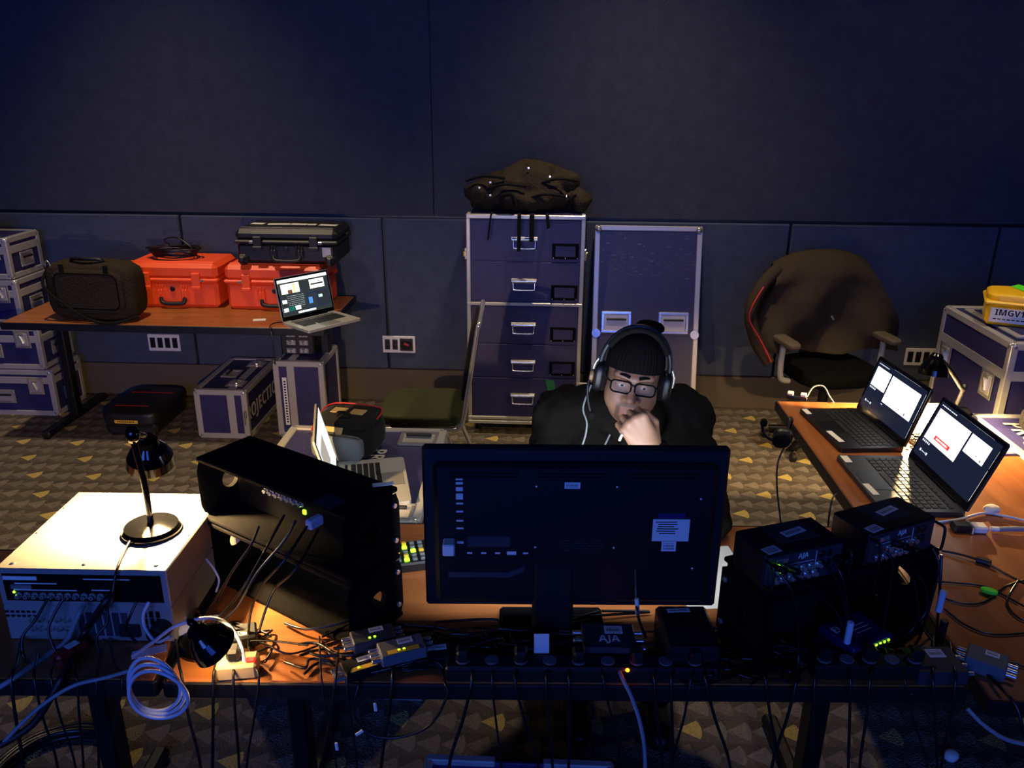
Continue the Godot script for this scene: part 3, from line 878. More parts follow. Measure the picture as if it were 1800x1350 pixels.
	part(rs, "main_body", lump, mats["nylon_olive"])
	for a in [[-0.24, 0.20, 0.14], [-0.12, 0.16, 0.17], [0.1, 0.11, 0.185], [0.17, 0.19, 0.14]]:
		part(rs, "fold", MB.new().tube(smooth([Vector3(a[0] - 0.1, a[1] - 0.03, a[2] - 0.02), Vector3(a[0], a[1], a[2]), Vector3(a[0] + 0.12, a[1] - 0.01, a[2])]), 0.008, 7), mats["nylon_black"])
	part(rs, "carry_loop", MB.new().tube(smooth([Vector3(-0.14, 0.05, 0.16), Vector3(-0.13, 0.10, 0.21), Vector3(-0.08, 0.11, 0.22), Vector3(-0.06, 0.05, 0.20)]), 0.013, 8), mats["nylon_black"])
	for b in [[-0.26, 0.16], [-0.2, 0.19], [-0.2, 0.12], [0.01, 0.265], [0.13, 0.22], [0.22, 0.12]]:
		part(rs, "buckle", box(Vector3(0.014, 0.012, 0.008), 0.002), mats["chrome"], Vector3(b[0], b[1] - 0.02, 0.165 if b[1] < 0.2 else 0.12))
	for a in [[-0.035, 0.20, 0.020, 0.0], [0.035, 0.145, 0.026, 0.0], [-0.19, 0.14, 0.010, -0.25], [0.12, 0.07, 0.018, 0.2]]:
		var st := MB.new()
		var x: float = a[0]
		var len2: float = a[1]
		st.cbox(Vector3(x, 0.004, 0.165), Vector3(a[2], 0.004, 0.18), 0.001)
		st.cbox(Vector3(x + a[3] * len2 * 0.25, -len2 / 2 + 0.004, 0.253), Vector3(a[2], len2, 0.004), 0.001, Basis(Vector3(0, 0, 1), a[3] * 0.5))
		part(rs, "hanging_strap", st, mats["nylon_black"])
	# lid of a case leaning on the wall
	var ld := thing("case_lid", "scuffed dark blue case lid with two recessed handles leaning against the back wall", "case lid", Vector3(0.617, 0.012, -4.775))
	var lw := 0.648
	var lh := 1.222
	var tilt := deg_to_rad(-13.0)
	var lb := Basis(Vector3(1, 0, 0), tilt)
	var sc := Image.create(256, 480, false, Image.FORMAT_RGB8)
	sc.fill(Color(0.145, 0.135, 0.25))
	for k in 420:
		var yy := int(absf(rng.randfn(0.0, 0.35)) * 480.0) % 480
		if rng.randf() < 0.35:
			yy = rng.randi_range(60, 115)
		var xx := rng.randi_range(4, 240)
		var cc := Color(0.145, 0.135, 0.25).lerp([Color(0.42, 0.38, 0.34), Color(0.35, 0.25, 0.12), Color(0.3, 0.3, 0.36)][rng.randi() % 3], rng.randf_range(0.15, 0.75))
		sc.fill_rect(Rect2i(xx, yy, rng.randi_range(1, 12), 1 if rng.randf() < 0.8 else 3), cc)
	var scm := pic("scuffed_navy", sc, 0.45)
	var pl := part(ld, "panel", box(Vector3(lw - 0.01, lh - 0.01, 0.016), 0.002), scm, lb * Vector3(0, lh / 2, 0), Vector3(-13, 0, 0))
	for s in [-1, 1]:
		part(pl, "edge_extrusion", box(Vector3(0.032, lh, 0.05), 0.004), mats["aluminium"], Vector3(s * (lw / 2 - 0.014), 0, -0.012))
		part(pl, "edge_extrusion", box(Vector3(lw, 0.032, 0.05), 0.004), mats["aluminium"], Vector3(0, s * (lh / 2 - 0.014), -0.012))
		for b in [-1, 1]:
			part(pl, "ball_corner", meshes["ball_corner"], mats["chrome"], Vector3(s * (lw / 2 - 0.02), b * (lh / 2 - 0.02), 0.004))
		part(pl, "half_round_plate", rod(0.028, 0.008, 16), mats["chrome"], Vector3(s * (lw / 2 - 0.022), -0.045, 0.014), Vector3(90, 0, 0))
		dish_handle(pl, Vector3(s * 0.175 - 0.005, 0.025, 0.013), Vector3.ZERO, 0.185, 0.135)
	# stacking chair seen from its side
	var ch := thing("stacking_chair", "empty stacking chair with an olive seat and chrome legs before the drawer tower", "chair", Vector3(-0.61, 0, -3.90), -88)
	stack_chair(ch, mats["seat_green"])
	# flat touring case used as a side table
	var fc := thing("road_case", "large blue touring case lying flat as a stand for the silver laptop", "case", Vector3(-0.70, 0, -2.645))
	road_case(fc, Vector3(0.63, 0.70, 0.745), mats["case_blue"], "y", 0.5)
	dish_handle(fc, Vector3(0.215, 0.701, -0.27), Vector3(-90, 0, 0), 0.15, 0.12)
	dish_handle(fc, Vector3(0.215, 0.701, 0.315), Vector3(-90, 0, 0), 0.15, 0.11)
	letters(fc, "lettering", "PROJECTION", 0.055, mats["stencil"], Vector3(0.085, 0.7005, 0.06), Vector3(-90, -90, 0))
	# camera bag
	var cb := thing("camera_bag", "black and grey camera bag with red piping on the flat touring case", "bag", Vector3(-0.725, 0.704, -2.80), -12)
	part(cb, "body", MB.new().cushion(Vector3(0, 0.065, 0), Vector3(0.235, 0.13, 0.21), 5.0, 28), mats["nylon_black"])
	part(cb, "top_flap", MB.new().cushion(Vector3(0, 0.128, -0.005), Vector3(0.22, 0.035, 0.195), 5.0, 24), mats["nylon_black"])
	for x in [-0.045, 0.03]:
		part(cb, "tan_patch", box(Vector3(0.055, 0.004, 0.05), 0.0015), mat("tan_cloth", Color(0.62, 0.52, 0.34), 0.8), Vector3(x, 0.1455, -0.02))
	part(cb, "front_pocket", MB.new().cushion(Vector3(0, 0.055, 0.105), Vector3(0.20, 0.10, 0.05), 5.0, 24), mat("bag_grey", Color(0.30, 0.31, 0.32), 0.75))
	part(cb, "tan_panel", box(Vector3(0.10, 0.055, 0.004), 0.0015), mats["tan_cloth"], Vector3(-0.03, 0.104, 0.107), Vector3(-35, 0, 0))
	part(cb, "badge", box(Vector3(0.05, 0.012, 0.004), 0.001), mats["black_plastic"], Vector3(-0.03, 0.107, 0.110), Vector3(-35, 0, 0))
	part(cb, "red_piping", MB.new().tube(smooth([Vector3(-0.11, 0.10, 0.085), Vector3(-0.115, 0.135, 0.0), Vector3(-0.09, 0.145, -0.085), Vector3(0.09, 0.145, -0.085), Vector3(0.115, 0.135, 0.0)]), 0.003, 6), mats["red_trim"])
	part(cb, "zip", MB.new().tube(smooth([Vector3(-0.10, 0.105, 0.125), Vector3(0, 0.11, 0.132), Vector3(0.10, 0.105, 0.125)]), 0.003, 6), mats["black_plastic"])
	part(cb, "grip", MB.new().tube(smooth([Vector3(-0.03, 0.142, 0.04), Vector3(-0.02, 0.162, 0.04), Vector3(0.02, 0.162, 0.04), Vector3(0.03, 0.142, 0.04)]), 0.006, 7), mats["nylon_black"])
	# second silver laptop
	var lp := thing("silver_laptop", "open silver laptop on the blue touring case behind the rack boxes", "laptop", Vector3(-0.583, 0.705, -2.515), 104)
	var im := Image.create(256, 160, false, Image.FORMAT_RGB8)
	im.fill(Color(0.80, 0.84, 0.88))
	fill(im, 0, 0, 1, 0.06, Color(0.95, 0.96, 0.97))
	fill(im, 0.05, 0.2, 0.5, 0.5, Color(0.55, 0.52, 0.48))
	laptop(lp, 0.345, 0.24, 0.014, mats["laptop_silver"], mats["black_plastic"], screen_mat("desktop_screen", im, 0.8), 14, mats["black_gloss"])

func build_back_right() -> void:
	# office chair with a jacket over its back
	var oc := thing("office_chair", "black office chair with padded arms by the back wall, under a draped jacket", "chair", Vector3(1.62, 0, -4.52), 12)
	part(oc, "seat", MB.new().cushion(Vector3(0, 0.49, 0.02), Vector3(0.50, 0.10, 0.48), 4.0, 28), mat("chair_mesh", Color(0.022, 0.022, 0.024), 0.9))
	part(oc, "backrest", MB.new().cushion(Vector3(0, 0.80, -0.26), Vector3(0.46, 0.52, 0.08), 4.0, 28, Basis(Vector3(1, 0, 0), -0.15)), mats["nylon_black"])
	part(oc, "back_stem", box(Vector3(0.06, 0.4, 0.03), 0.006), mats["black_plastic"], Vector3(0, 0.55, -0.27))
	part(oc, "gas_lift", rod(0.028, 0.32, 14), mats["dark_metal"], Vector3(0, 0.28, 0))
	for k in 5:
		var a := TAU * k / 5.0
		part(oc, "base_arm", MB.new().tube([Vector3(0, 0.12, 0), Vector3(cos(a) * 0.28, 0.075, sin(a) * 0.28)], 0.022, 8, false, 0.015), mats["black_plastic"])
		part(oc, "caster", rod(0.026, 0.03, 12), mats["black_plastic"], Vector3(cos(a) * 0.29, 0.026, sin(a) * 0.29), Vector3(0, 0, 90))
	for s in [-1, 1]:
		part(oc, "arm_post", MB.new().tube(smooth([Vector3(s * 0.24, 0.44, 0.03), Vector3(s * 0.30, 0.47, 0.03), Vector3(s * 0.305, 0.66, 0.03)]), 0.017, 9), mats["cable_grey"])
		part(oc, "arm_pad", MB.new().cushion(Vector3(s * 0.30, 0.68, 0.04), Vector3(0.085, 0.04, 0.26), 4.0, 20), mat("arm_pad_tan", Color(0.30, 0.26, 0.19), 0.7))
	# the jacket: a draped shell over the back of the chair
	var jk := thing("jacket", "dark brown jacket with red piping draped over the office chair", "jacket", Vector3(1.62, 0, -4.52), 12)
	var g := MB.new()
	var rows := 40
	var colsn := 44
	var nz := FastNoiseLite.new()
	nz.seed = 12
	nz.frequency = 1.0
	var P := []
	for i in rows + 1:
		var line := []
		var t := float(i) / rows            # 0 behind the chair, 0.3 over the top, 1 the front hem
		for j in colsn + 1:
			var uu := float(j) / colsn * 2.0 - 1.0
			var fr := clampf((t - 0.3) / 0.7, 0.0, 1.0)
			var rb := clampf((0.3 - t) / 0.3, 0.0, 1.0)
			var half := 0.29 + 0.10 * smoothstep(0.0, 0.8, fr) + 0.03 * rb
			var x := uu * half + (0.15 * fr if uu > 0.0 else -0.02 * fr) * absf(uu)
			var sag := 0.07 * pow(absf(uu), 2.5)
			var y := 1.135 - sag - fr * (0.50 + 0.06 * cos(uu * 2.6 + 0.5) + 0.10 * maxf(0.0, uu)) - rb * 0.42
			var z := -0.235 - 0.11 * sin(rb * PI / 2.0) + 0.10 * sin(minf(fr * 4.0, 1.0) * PI / 2.0) + 0.10 * fr * (1.0 - 0.5 * uu * uu)
			z += fr * (0.050 * sin(uu * 5.0 + fr * 6.2) + 0.036 * sin(uu * 8.5 - fr * 6.0 + 1.0) * fr)
			z += 0.012 * nz.get_noise_2d(uu * 1.6, t * 3.0)
			line.append(Vector3(x, y, z))
		P.append(line)
	for side in 2:
		for i in rows:
			for j in colsn:
				var q := []
				for w in [[i, j], [i, j + 1], [i + 1, j + 1], [i + 1, j]]:
					var pp: Vector3 = P[w[0]][w[1]]
					var du: Vector3 = P[w[0]][mini(w[1] + 1, colsn)] - P[w[0]][maxi(w[1] - 1, 0)]
					var dv: Vector3 = P[mini(w[0] + 1, rows)][w[1]] - P[maxi(w[0] - 1, 0)][w[1]]
					var nn := dv.cross(du).normalized()
					q.append([pp if side == 0 else pp - nn * 0.008, nn if side == 0 else -nn])
				g.tri(q[0][0], q[1][0], q[2][0], q[0][1], q[1][1], q[2][1])
				g.tri(q[0][0], q[2][0], q[3][0], q[0][1], q[2][1], q[3][1])
	part(jk, "drape", g, mats["jacket_cloth"])
	var sl := MB.new()
	sl.tube(smooth([Vector3(-0.27, 1.03, -0.20), Vector3(-0.38, 0.95, -0.15), Vector3(-0.455, 0.82, -0.10), Vector3(-0.43, 0.66, -0.05), Vector3(-0.36, 0.54, 0.0)]), 0.040, 12, false, 0.032)
	part(jk, "sleeve", sl, mats["jacket_cloth"])
	part(jk, "red_piping", MB.new().tube(smooth([Vector3(-0.40, 0.96, -0.09), Vector3(-0.475, 0.86, -0.05), Vector3(-0.485, 0.78, -0.04), Vector3(-0.43, 0.68, 0.0), Vector3(-0.37, 0.56, 0.04)]), 0.006, 7), mats["red_trim"])
	part(jk, "zip_pull", box(Vector3(0.012, 0.03, 0.004), 0.001), mats["chrome"], Vector3(-0.03, 0.80, 0.03), Vector3(0, 0, 40))
	# big touring case with the yellow bin
	var bc := thing("road_case", "tall blue touring case behind the laptop table, carrying the yellow bin", "case", Vector3(2.42, 0, -3.86))
	road_case(bc, Vector3(0.74, 0.955, 0.66), mats["case_blue"], "y", 0.84)
	for z in [-0.22, 0.2]:
		latch(bc, Vector3(-0.373, 0.72, z), Vector3(0, -90, 0), 0.11, 0.13)
	latch(bc, Vector3(-0.2, 0.80, 0.333))
	latch(bc, Vector3(0.2, 0.80, 0.333))
	dish_handle(bc, Vector3(0, 0.4, 0.333), Vector3.ZERO, 0.17, 0.13)
	part(bc, "lid_ledge", box(Vector3(0.62, 0.012, 0.5), 0.003), mats["aluminium"], Vector3(0.0, 0.958, 0))
	part(bc, "lid_panel", box(Vector3(0.56, 0.012, 0.44), 0.003), mats["case_blue"], Vector3(0.0, 0.962, 0))
	var yb := thing("yellow_bin", "yellow plastic bin with a printed label on the tall touring case", "bin", on_y(1790, 566, 0.97), -24)
	yb.position.y = 0.969
	part(yb, "tub", MB.new().cbox(Vector3(0, 0.05, 0), Vector3(0.30, 0.10, 0.22), 0.014), mats["yellow_bin"])
	part(yb, "rim", box(Vector3(0.325, 0.018, 0.245), 0.007), mats["yellow_bin"], Vector3(0, 0.105, 0))
	part(yb, "lid", MB.new().cushion(Vector3(0, 0.125, 0), Vector3(0.31, 0.05, 0.23), 5.0, 24), mats["yellow_bin"])
	var lb := part(yb, "paper_label", box(Vector3(0.20, 0.066, 0.001), 0.0), mats["paper"], Vector3(-0.03, 0.048, 0.1108))
	letters(lb, "lettering", "IMGV100", 0.028, mats["ink"], Vector3(0.0, 0.014, 0.0006))
	for k in 9:
		part(lb, "small_print", box(Vector3(0.014, 0.005, 0.0006), 0.0), mats["ink"], Vector3(-0.08 + k * 0.019, -0.017, 0.0008))
	var gpaper := MB.new()
	for i in 6:
		var a := Vector3(-0.05 + i * 0.035, 0.006 + 0.010 * (i % 2), -0.08)
		var b := Vector3(-0.05 + (i + 1) * 0.035, 0.006 + 0.010 * ((i + 1) % 2), -0.08)
		gpaper.quad(a, b, b + Vector3(0.02, 0.004, 0.14), a + Vector3(0.01, 0, 0.14), Vector3.UP)
		gpaper.quad(a - Vector3(0, 0.002, 0), b - Vector3(0, 0.002, 0), b + Vector3(0.02, 0.002, 0.14), a + Vector3(0.01, -0.002, 0.14), Vector3.DOWN)
	solo("green_paper", "crumpled bright green paper lying on the yellow bin", "paper", gpaper, mats["neon_green"], yb.position + Vector3(0.03, 0.146, -0.01))
	# lower case beside the right table, with a black bag on it
	var rc := thing("road_case", "touring case with stencilled top standing beside the laptop table", "case", Vector3(2.13, 0, -2.90))
	road_case(rc, Vector3(0.66, 0.71, 0.80), mats["case_blue"], "y", 0.8)
	letters(rc, "lettering", "PROJECTION", 0.08, mats["stencil"], Vector3(-0.20, 0.7105, 0.02), Vector3(-90, -90, 0))
	var bb := thing("black_pouch", "black soft pouch lying on the stencilled touring case", "bag", Vector3(2.06, 0.711, -3.02), 15)
	part(bb, "body", MB.new().cushion(Vector3(0, 0.07, 0), Vector3(0.34, 0.14, 0.3), 3.5, 26), mats["nylon_black"])
	part(bb, "flap", MB.new().cushion(Vector3(0, 0.13, 0.02), Vector3(0.28, 0.04, 0.26), 4.0, 20), mats["nylon_black"])
	part(bb, "zip", MB.new().tube([Vector3(-0.13, 0.08, 0.15), Vector3(0.13, 0.08, 0.15)], 0.004, 6), mats["dark_metal"])

# ---------- lamps ----------
func lamp_shade(t: Node3D, at: Vector3, axis: Vector3, r: float, energy: float) -> void:
	# axis: where the open mouth of the shade points
	var y := -axis.normalized()
	var x := y.cross(Vector3(0.3, 0.1, 1)).normalized()
	var b := Basis(x, y, x.cross(y))
	var sh := MB.new()
	var xf := Transform3D(b, at)
	var prof := [Vector2(0.0, r * 1.25), Vector2(r * 0.30, r * 1.22), Vector2(r * 0.42, r * 1.10), Vector2(r * 0.48, r * 0.85), Vector2(r * 0.72, r * 0.55), Vector2(r * 0.93, r * 0.15), Vector2(r, -r * 0.25), Vector2(r * 0.97, -r * 0.25)]
	sh.lathe(prof, 32, xf)
	part(t, "shade", sh, mats["black_gloss"])
	part(t, "shade_lining", MB.new().lathe([Vector2(r * 0.965, -r * 0.25), Vector2(r * 0.90, r * 0.13), Vector2(r * 0.69, r * 0.52), Vector2(r * 0.45, r * 0.80), Vector2(0.0, r * 0.9)], 32, xf), mats["white_plastic"])
	for k in 6:
		var a := TAU * k / 6.0
		part(t, "vent", rod(r * 0.06, 0.002, 8), mats["dark_metal"], at + b * Vector3(cos(a) * r * 0.2, r * 1.235, sin(a) * r * 0.2))
	part(t, "bulb", MB.new().ball(at + b * Vector3(0, r * 0.05, 0), Vector3.ONE * r * 0.34, 16), glow("bulb_glow", Color(1.0, 0.82, 0.5), 12.0))
	var l := OmniLight3D.new()
	l.name = "bulb_light"
	l.light_color = Color(1.0, 0.83, 0.58)
	l.light_energy = energy
	l.light_size = r * 0.30
	l.omni_range = 15.0
	l.omni_attenuation = 2.0
	l.shadow_enabled = true
	t.add_child(l)
	l.position = at + b * Vector3(0, r * 0.05, 0)
func lamp_base(t: Node3D, r: float) -> void:
	part(t, "base", MB.new().lathe([Vector2(0, 0), Vector2(r, 0), Vector2(r, 0.008), Vector2(r * 0.9, 0.018), Vector2(r * 0.3, 0.024), Vector2(0.0, 0.025)], 32), mats["black_gloss"])

func plate_with_hole(m: MB, c: Vector3, w: float, h: float, hole: float, oy: float, thick: float, b: Basis) -> void:
	var n := 24
	for k in n:
		var pts := []
		for kk in [k, k + 1]:
			var a: float = TAU * kk / n + 0.001
			var d := Vector2(cos(a), sin(a))
			var s := minf((w / 2) / maxf(absf(d.x), 1e-4), (h / 2) / maxf(absf(d.y), 1e-4))
			pts.append([d * s, Vector2(0, oy) + d * hole])
		for z in [-thick / 2, thick / 2]:
			var nn := b * Vector3(0, 0, signf(z))
			m.quad(c + b * Vector3(pts[0][0].x, pts[0][0].y, z), c + b * Vector3(pts[1][0].x, pts[1][0].y, z), c + b * Vector3(pts[1][1].x, pts[1][1].y, z), c + b * Vector3(pts[0][1].x, pts[0][1].y, z), nn)
		var i0: Vector2 = pts[0][1]
		var i1: Vector2 = pts[1][1]
		m.quad(c + b * Vector3(i0.x, i0.y, -thick / 2), c + b * Vector3(i1.x, i1.y, -thick / 2), c + b * Vector3(i1.x, i1.y, thick / 2), c + b * Vector3(i0.x, i0.y, thick / 2), b * Vector3(-i0.x, oy - i0.y, 0).normalized())
# carpet covered rack box, open to the front (+z); origin at the middle of its base
func rack_box(t: Node3D, w: float, h: float, d: float) -> void:
	var m: Material = mats["carpet_black"]
	part(t, "bottom_panel", box(Vector3(w, 0.014, d), 0.004), m, Vector3(0, 0.007, 0))
	part(t, "top_panel", box(Vector3(w, 0.014, d), 0.004), m, Vector3(0, h - 0.007, 0))
	for s in [-1, 1]:
		var sp := MB.new()
		plate_with_hole(sp, Vector3.ZERO, d, h - 0.026, 0.026, 0.0, 0.014, Basis(Vector3.UP, PI / 2))
		part(t, "side_panel", sp, m, Vector3(s * (w / 2 - 0.007), h / 2, 0))
		part(t, "rack_rail", box(Vector3(0.016, h - 0.03, 0.02), 0.002), mats["dark_metal"], Vector3(s * (w / 2 - 0.024), h / 2, -d / 2 + 0.012))
		for y in [0.24, 0.76]:
			part(t, "rack_screw", rod(0.007, 0.006, 10), mats["chrome"], Vector3(s * (w / 2 + 0.002), h * y, -d / 2 + 0.018), Vector3(0, 0, 90))
func bnc(parent: Node3D, at: Vector3, r := 0.0055) -> void:
	if not meshes.has("bnc"):
		meshes["bnc"] = MB.new().lathe([Vector2(0.0085, 0), Vector2(0.0085, 0.003), Vector2(0.0055, 0.003), Vector2(0.0055, 0.012), Vector2(0.003, 0.012), Vector2(0.003, 0.004), Vector2(0, 0.004)], 10, Transform3D(Basis(Vector3(1, 0, 0), PI / 2), Vector3.ZERO)).mesh()
	part(parent, "bnc_socket", meshes["bnc"], mats["chrome"], at)
func barcode(key: String, rows := 1) -> StandardMaterial3D:
	if mats.has(key):
		return mats[key]
	var im := Image.create(128, 64, false, Image.FORMAT_RGB8)
	im.fill(Color(0.85, 0.85, 0.83))
	var x := 14
	while x < 112:
		var w := rng.randi_range(1, 3)
		for r in rows:
			im.fill_rect(Rect2i(x, 22 + r * 18, w, 24 if rows == 1 else 12), Color(0.12, 0.12, 0.13))
		x += w + rng.randi_range(1, 3)
	for k in 20:
		im.fill_rect(Rect2i(12 + k * 5, 9, 3, 5), Color(0.3, 0.3, 0.32))
	return pic(key, im, 0.6)
func sticker(parent: Node3D, called: String, w: float, h: float, m: Material, at: Vector3, rot := Vector3.ZERO) -> MeshInstance3D:
	return part(parent, called, box(Vector3(w, h, 0.0008), 0.0), m, at, rot)

func video_recorder(t: Node3D, seedv: int) -> void:
	var w := 0.212
	var h := 0.088
	var d := 0.118
	part(t, "body", box(Vector3(w, h, d), 0.005), mats["black_plastic"], Vector3(0, h / 2, 0))
	var lidp := part(t, "drive_cover", box(Vector3(0.105, 0.003, 0.075), 0.001), mats["device_grey"], Vector3(0.012, h, -0.012))
	sticker(lidp, "barcode_label", 0.062, 0.022, barcode("barcode_a"), Vector3(0.004, 0.002, 0.004), Vector3(-90, 10, 0))
	sticker(t, "barcode_label", 0.038, 0.026, barcode("barcode_b", 2), Vector3(-0.078, h + 0.0005, 0.042), Vector3(-90, 8, 0))
	var fp := part(t, "connector_panel", box(Vector3(w - 0.012, h - 0.012, 0.003), 0.001), mats["device_grey"], Vector3(0, h / 2, d / 2))
	for k in 6:
		bnc(fp, Vector3(-0.075 + k * 0.021, -0.022, 0.001))
		bnc(fp, Vector3(-0.066 + k * 0.021, -0.002, 0.001))
	for k in 4:
		part(fp, "audio_socket", rod(0.009, 0.004, 14), mats["black_plastic"], Vector3(0.045 + 0.02 * (k % 2), 0.022 - 0.024 * (k / 2), 0.002), Vector3(90, 0, 0))
	part(fp, "data_port", box(Vector3(0.03, 0.012, 0.004), 0.001), mats["chrome"], Vector3(-0.06, 0.024, 0.002))
	part(fp, "panel_line", box(Vector3(0.11, 0.0012, 0.0012), 0.0), mats["label_white"], Vector3(-0.03, 0.0115, 0.002))
	part(fp, "panel_line", box(Vector3(0.0012, 0.066, 0.0012), 0.0), mats["label_white"], Vector3(0.030, 0.0, 0.002))
	letters(fp, "lettering", "AJA", 0.012, mats["label_white"], Vector3(-0.005, 0.028, 0.002))
	if seedv == 0:
		for x in [-0.078, -0.068]:
			part(fp, "status_light", rod(0.004, 0.004, 10), mats["led_green"], Vector3(x, 0.012, 0.003), Vector3(90, 0, 0))
	for s in [-1, 1]:
		part(t, "guard_handle", MB.new().tube(smooth([Vector3(s * (w / 2 - 0.004), h - 0.012, d / 2), Vector3(s * (w / 2 - 0.004), h - 0.012, d / 2 + 0.022), Vector3(s * (w / 2 - 0.004), h - 0.022, d / 2 + 0.03), Vector3(s * (w / 2 - 0.004), 0.022, d / 2 + 0.03), Vector3(s * (w / 2 - 0.004), 0.012, d / 2 + 0.022), Vector3(s * (w / 2 - 0.004), 0.012, d / 2)], 3), 0.0035, 7), mats["black_plastic"])
func mini_converter(called: String, label: String, at: Vector3, yaw: float, s: Vector3, body: Material, lights := 0, note: Material = null) -> Node3D:
	var t := thing(called, label, "converter", at, yaw, "small video converters on the tables")
	part(t, "body", box(s, 0.003), body, Vector3(0, s.y / 2, 0))
	for x in [-0.3, 0.0, 0.3]:
		for sx in [-1, 1]:
			part(t, "plug", rod(0.0055, 0.022, 10), mats["chrome"], Vector3(sx * (s.x / 2 + 0.010), s.y * 0.5, s.z * x), Vector3(0, 0, 90))
	for k in lights:
		part(t, "status_light", rod(0.003, 0.002, 8), mats["led_green"], Vector3(-0.01 + 0.012 * k, s.y + 0.0005, s.z * 0.25))
	sticker(t, "barcode_label", s.x * 0.34, s.z * 0.3, barcode("barcode_a"), Vector3(s.x * 0.1, s.y + 0.0005, -s.z * 0.22), Vector3(-90, 0, 0))
	if note:
		sticker(t, "tape_note", s.x * 0.7, s.z * 0.24, note, Vector3(0, s.y + 0.0006, s.z * 0.3), Vector3(-90, 0, 0))
	return t
func power_strip(label: String, at: Vector3, yaw: float, length: float, body: Material, sockets: int) -> Node3D:
	var t := thing("power_strip", label, "power strip", at, yaw)
	part(t, "housing", box(Vector3(length, 0.04, 0.055), 0.006), body, Vector3(0, 0.02, 0))
	for k in sockets:
		var x := -length / 2 + length * (k + 0.6) / (sockets + 0.4)
		part(t, "socket", rod(0.016, 0.004, 14), mats["grey_plastic"], Vector3(x, 0.041, 0))
		if k % 2 == 0:
			part(t, "plug", box(Vector3(0.03, 0.03, 0.035), 0.006), mats["black_plastic"], Vector3(x, 0.058, 0))
	return t

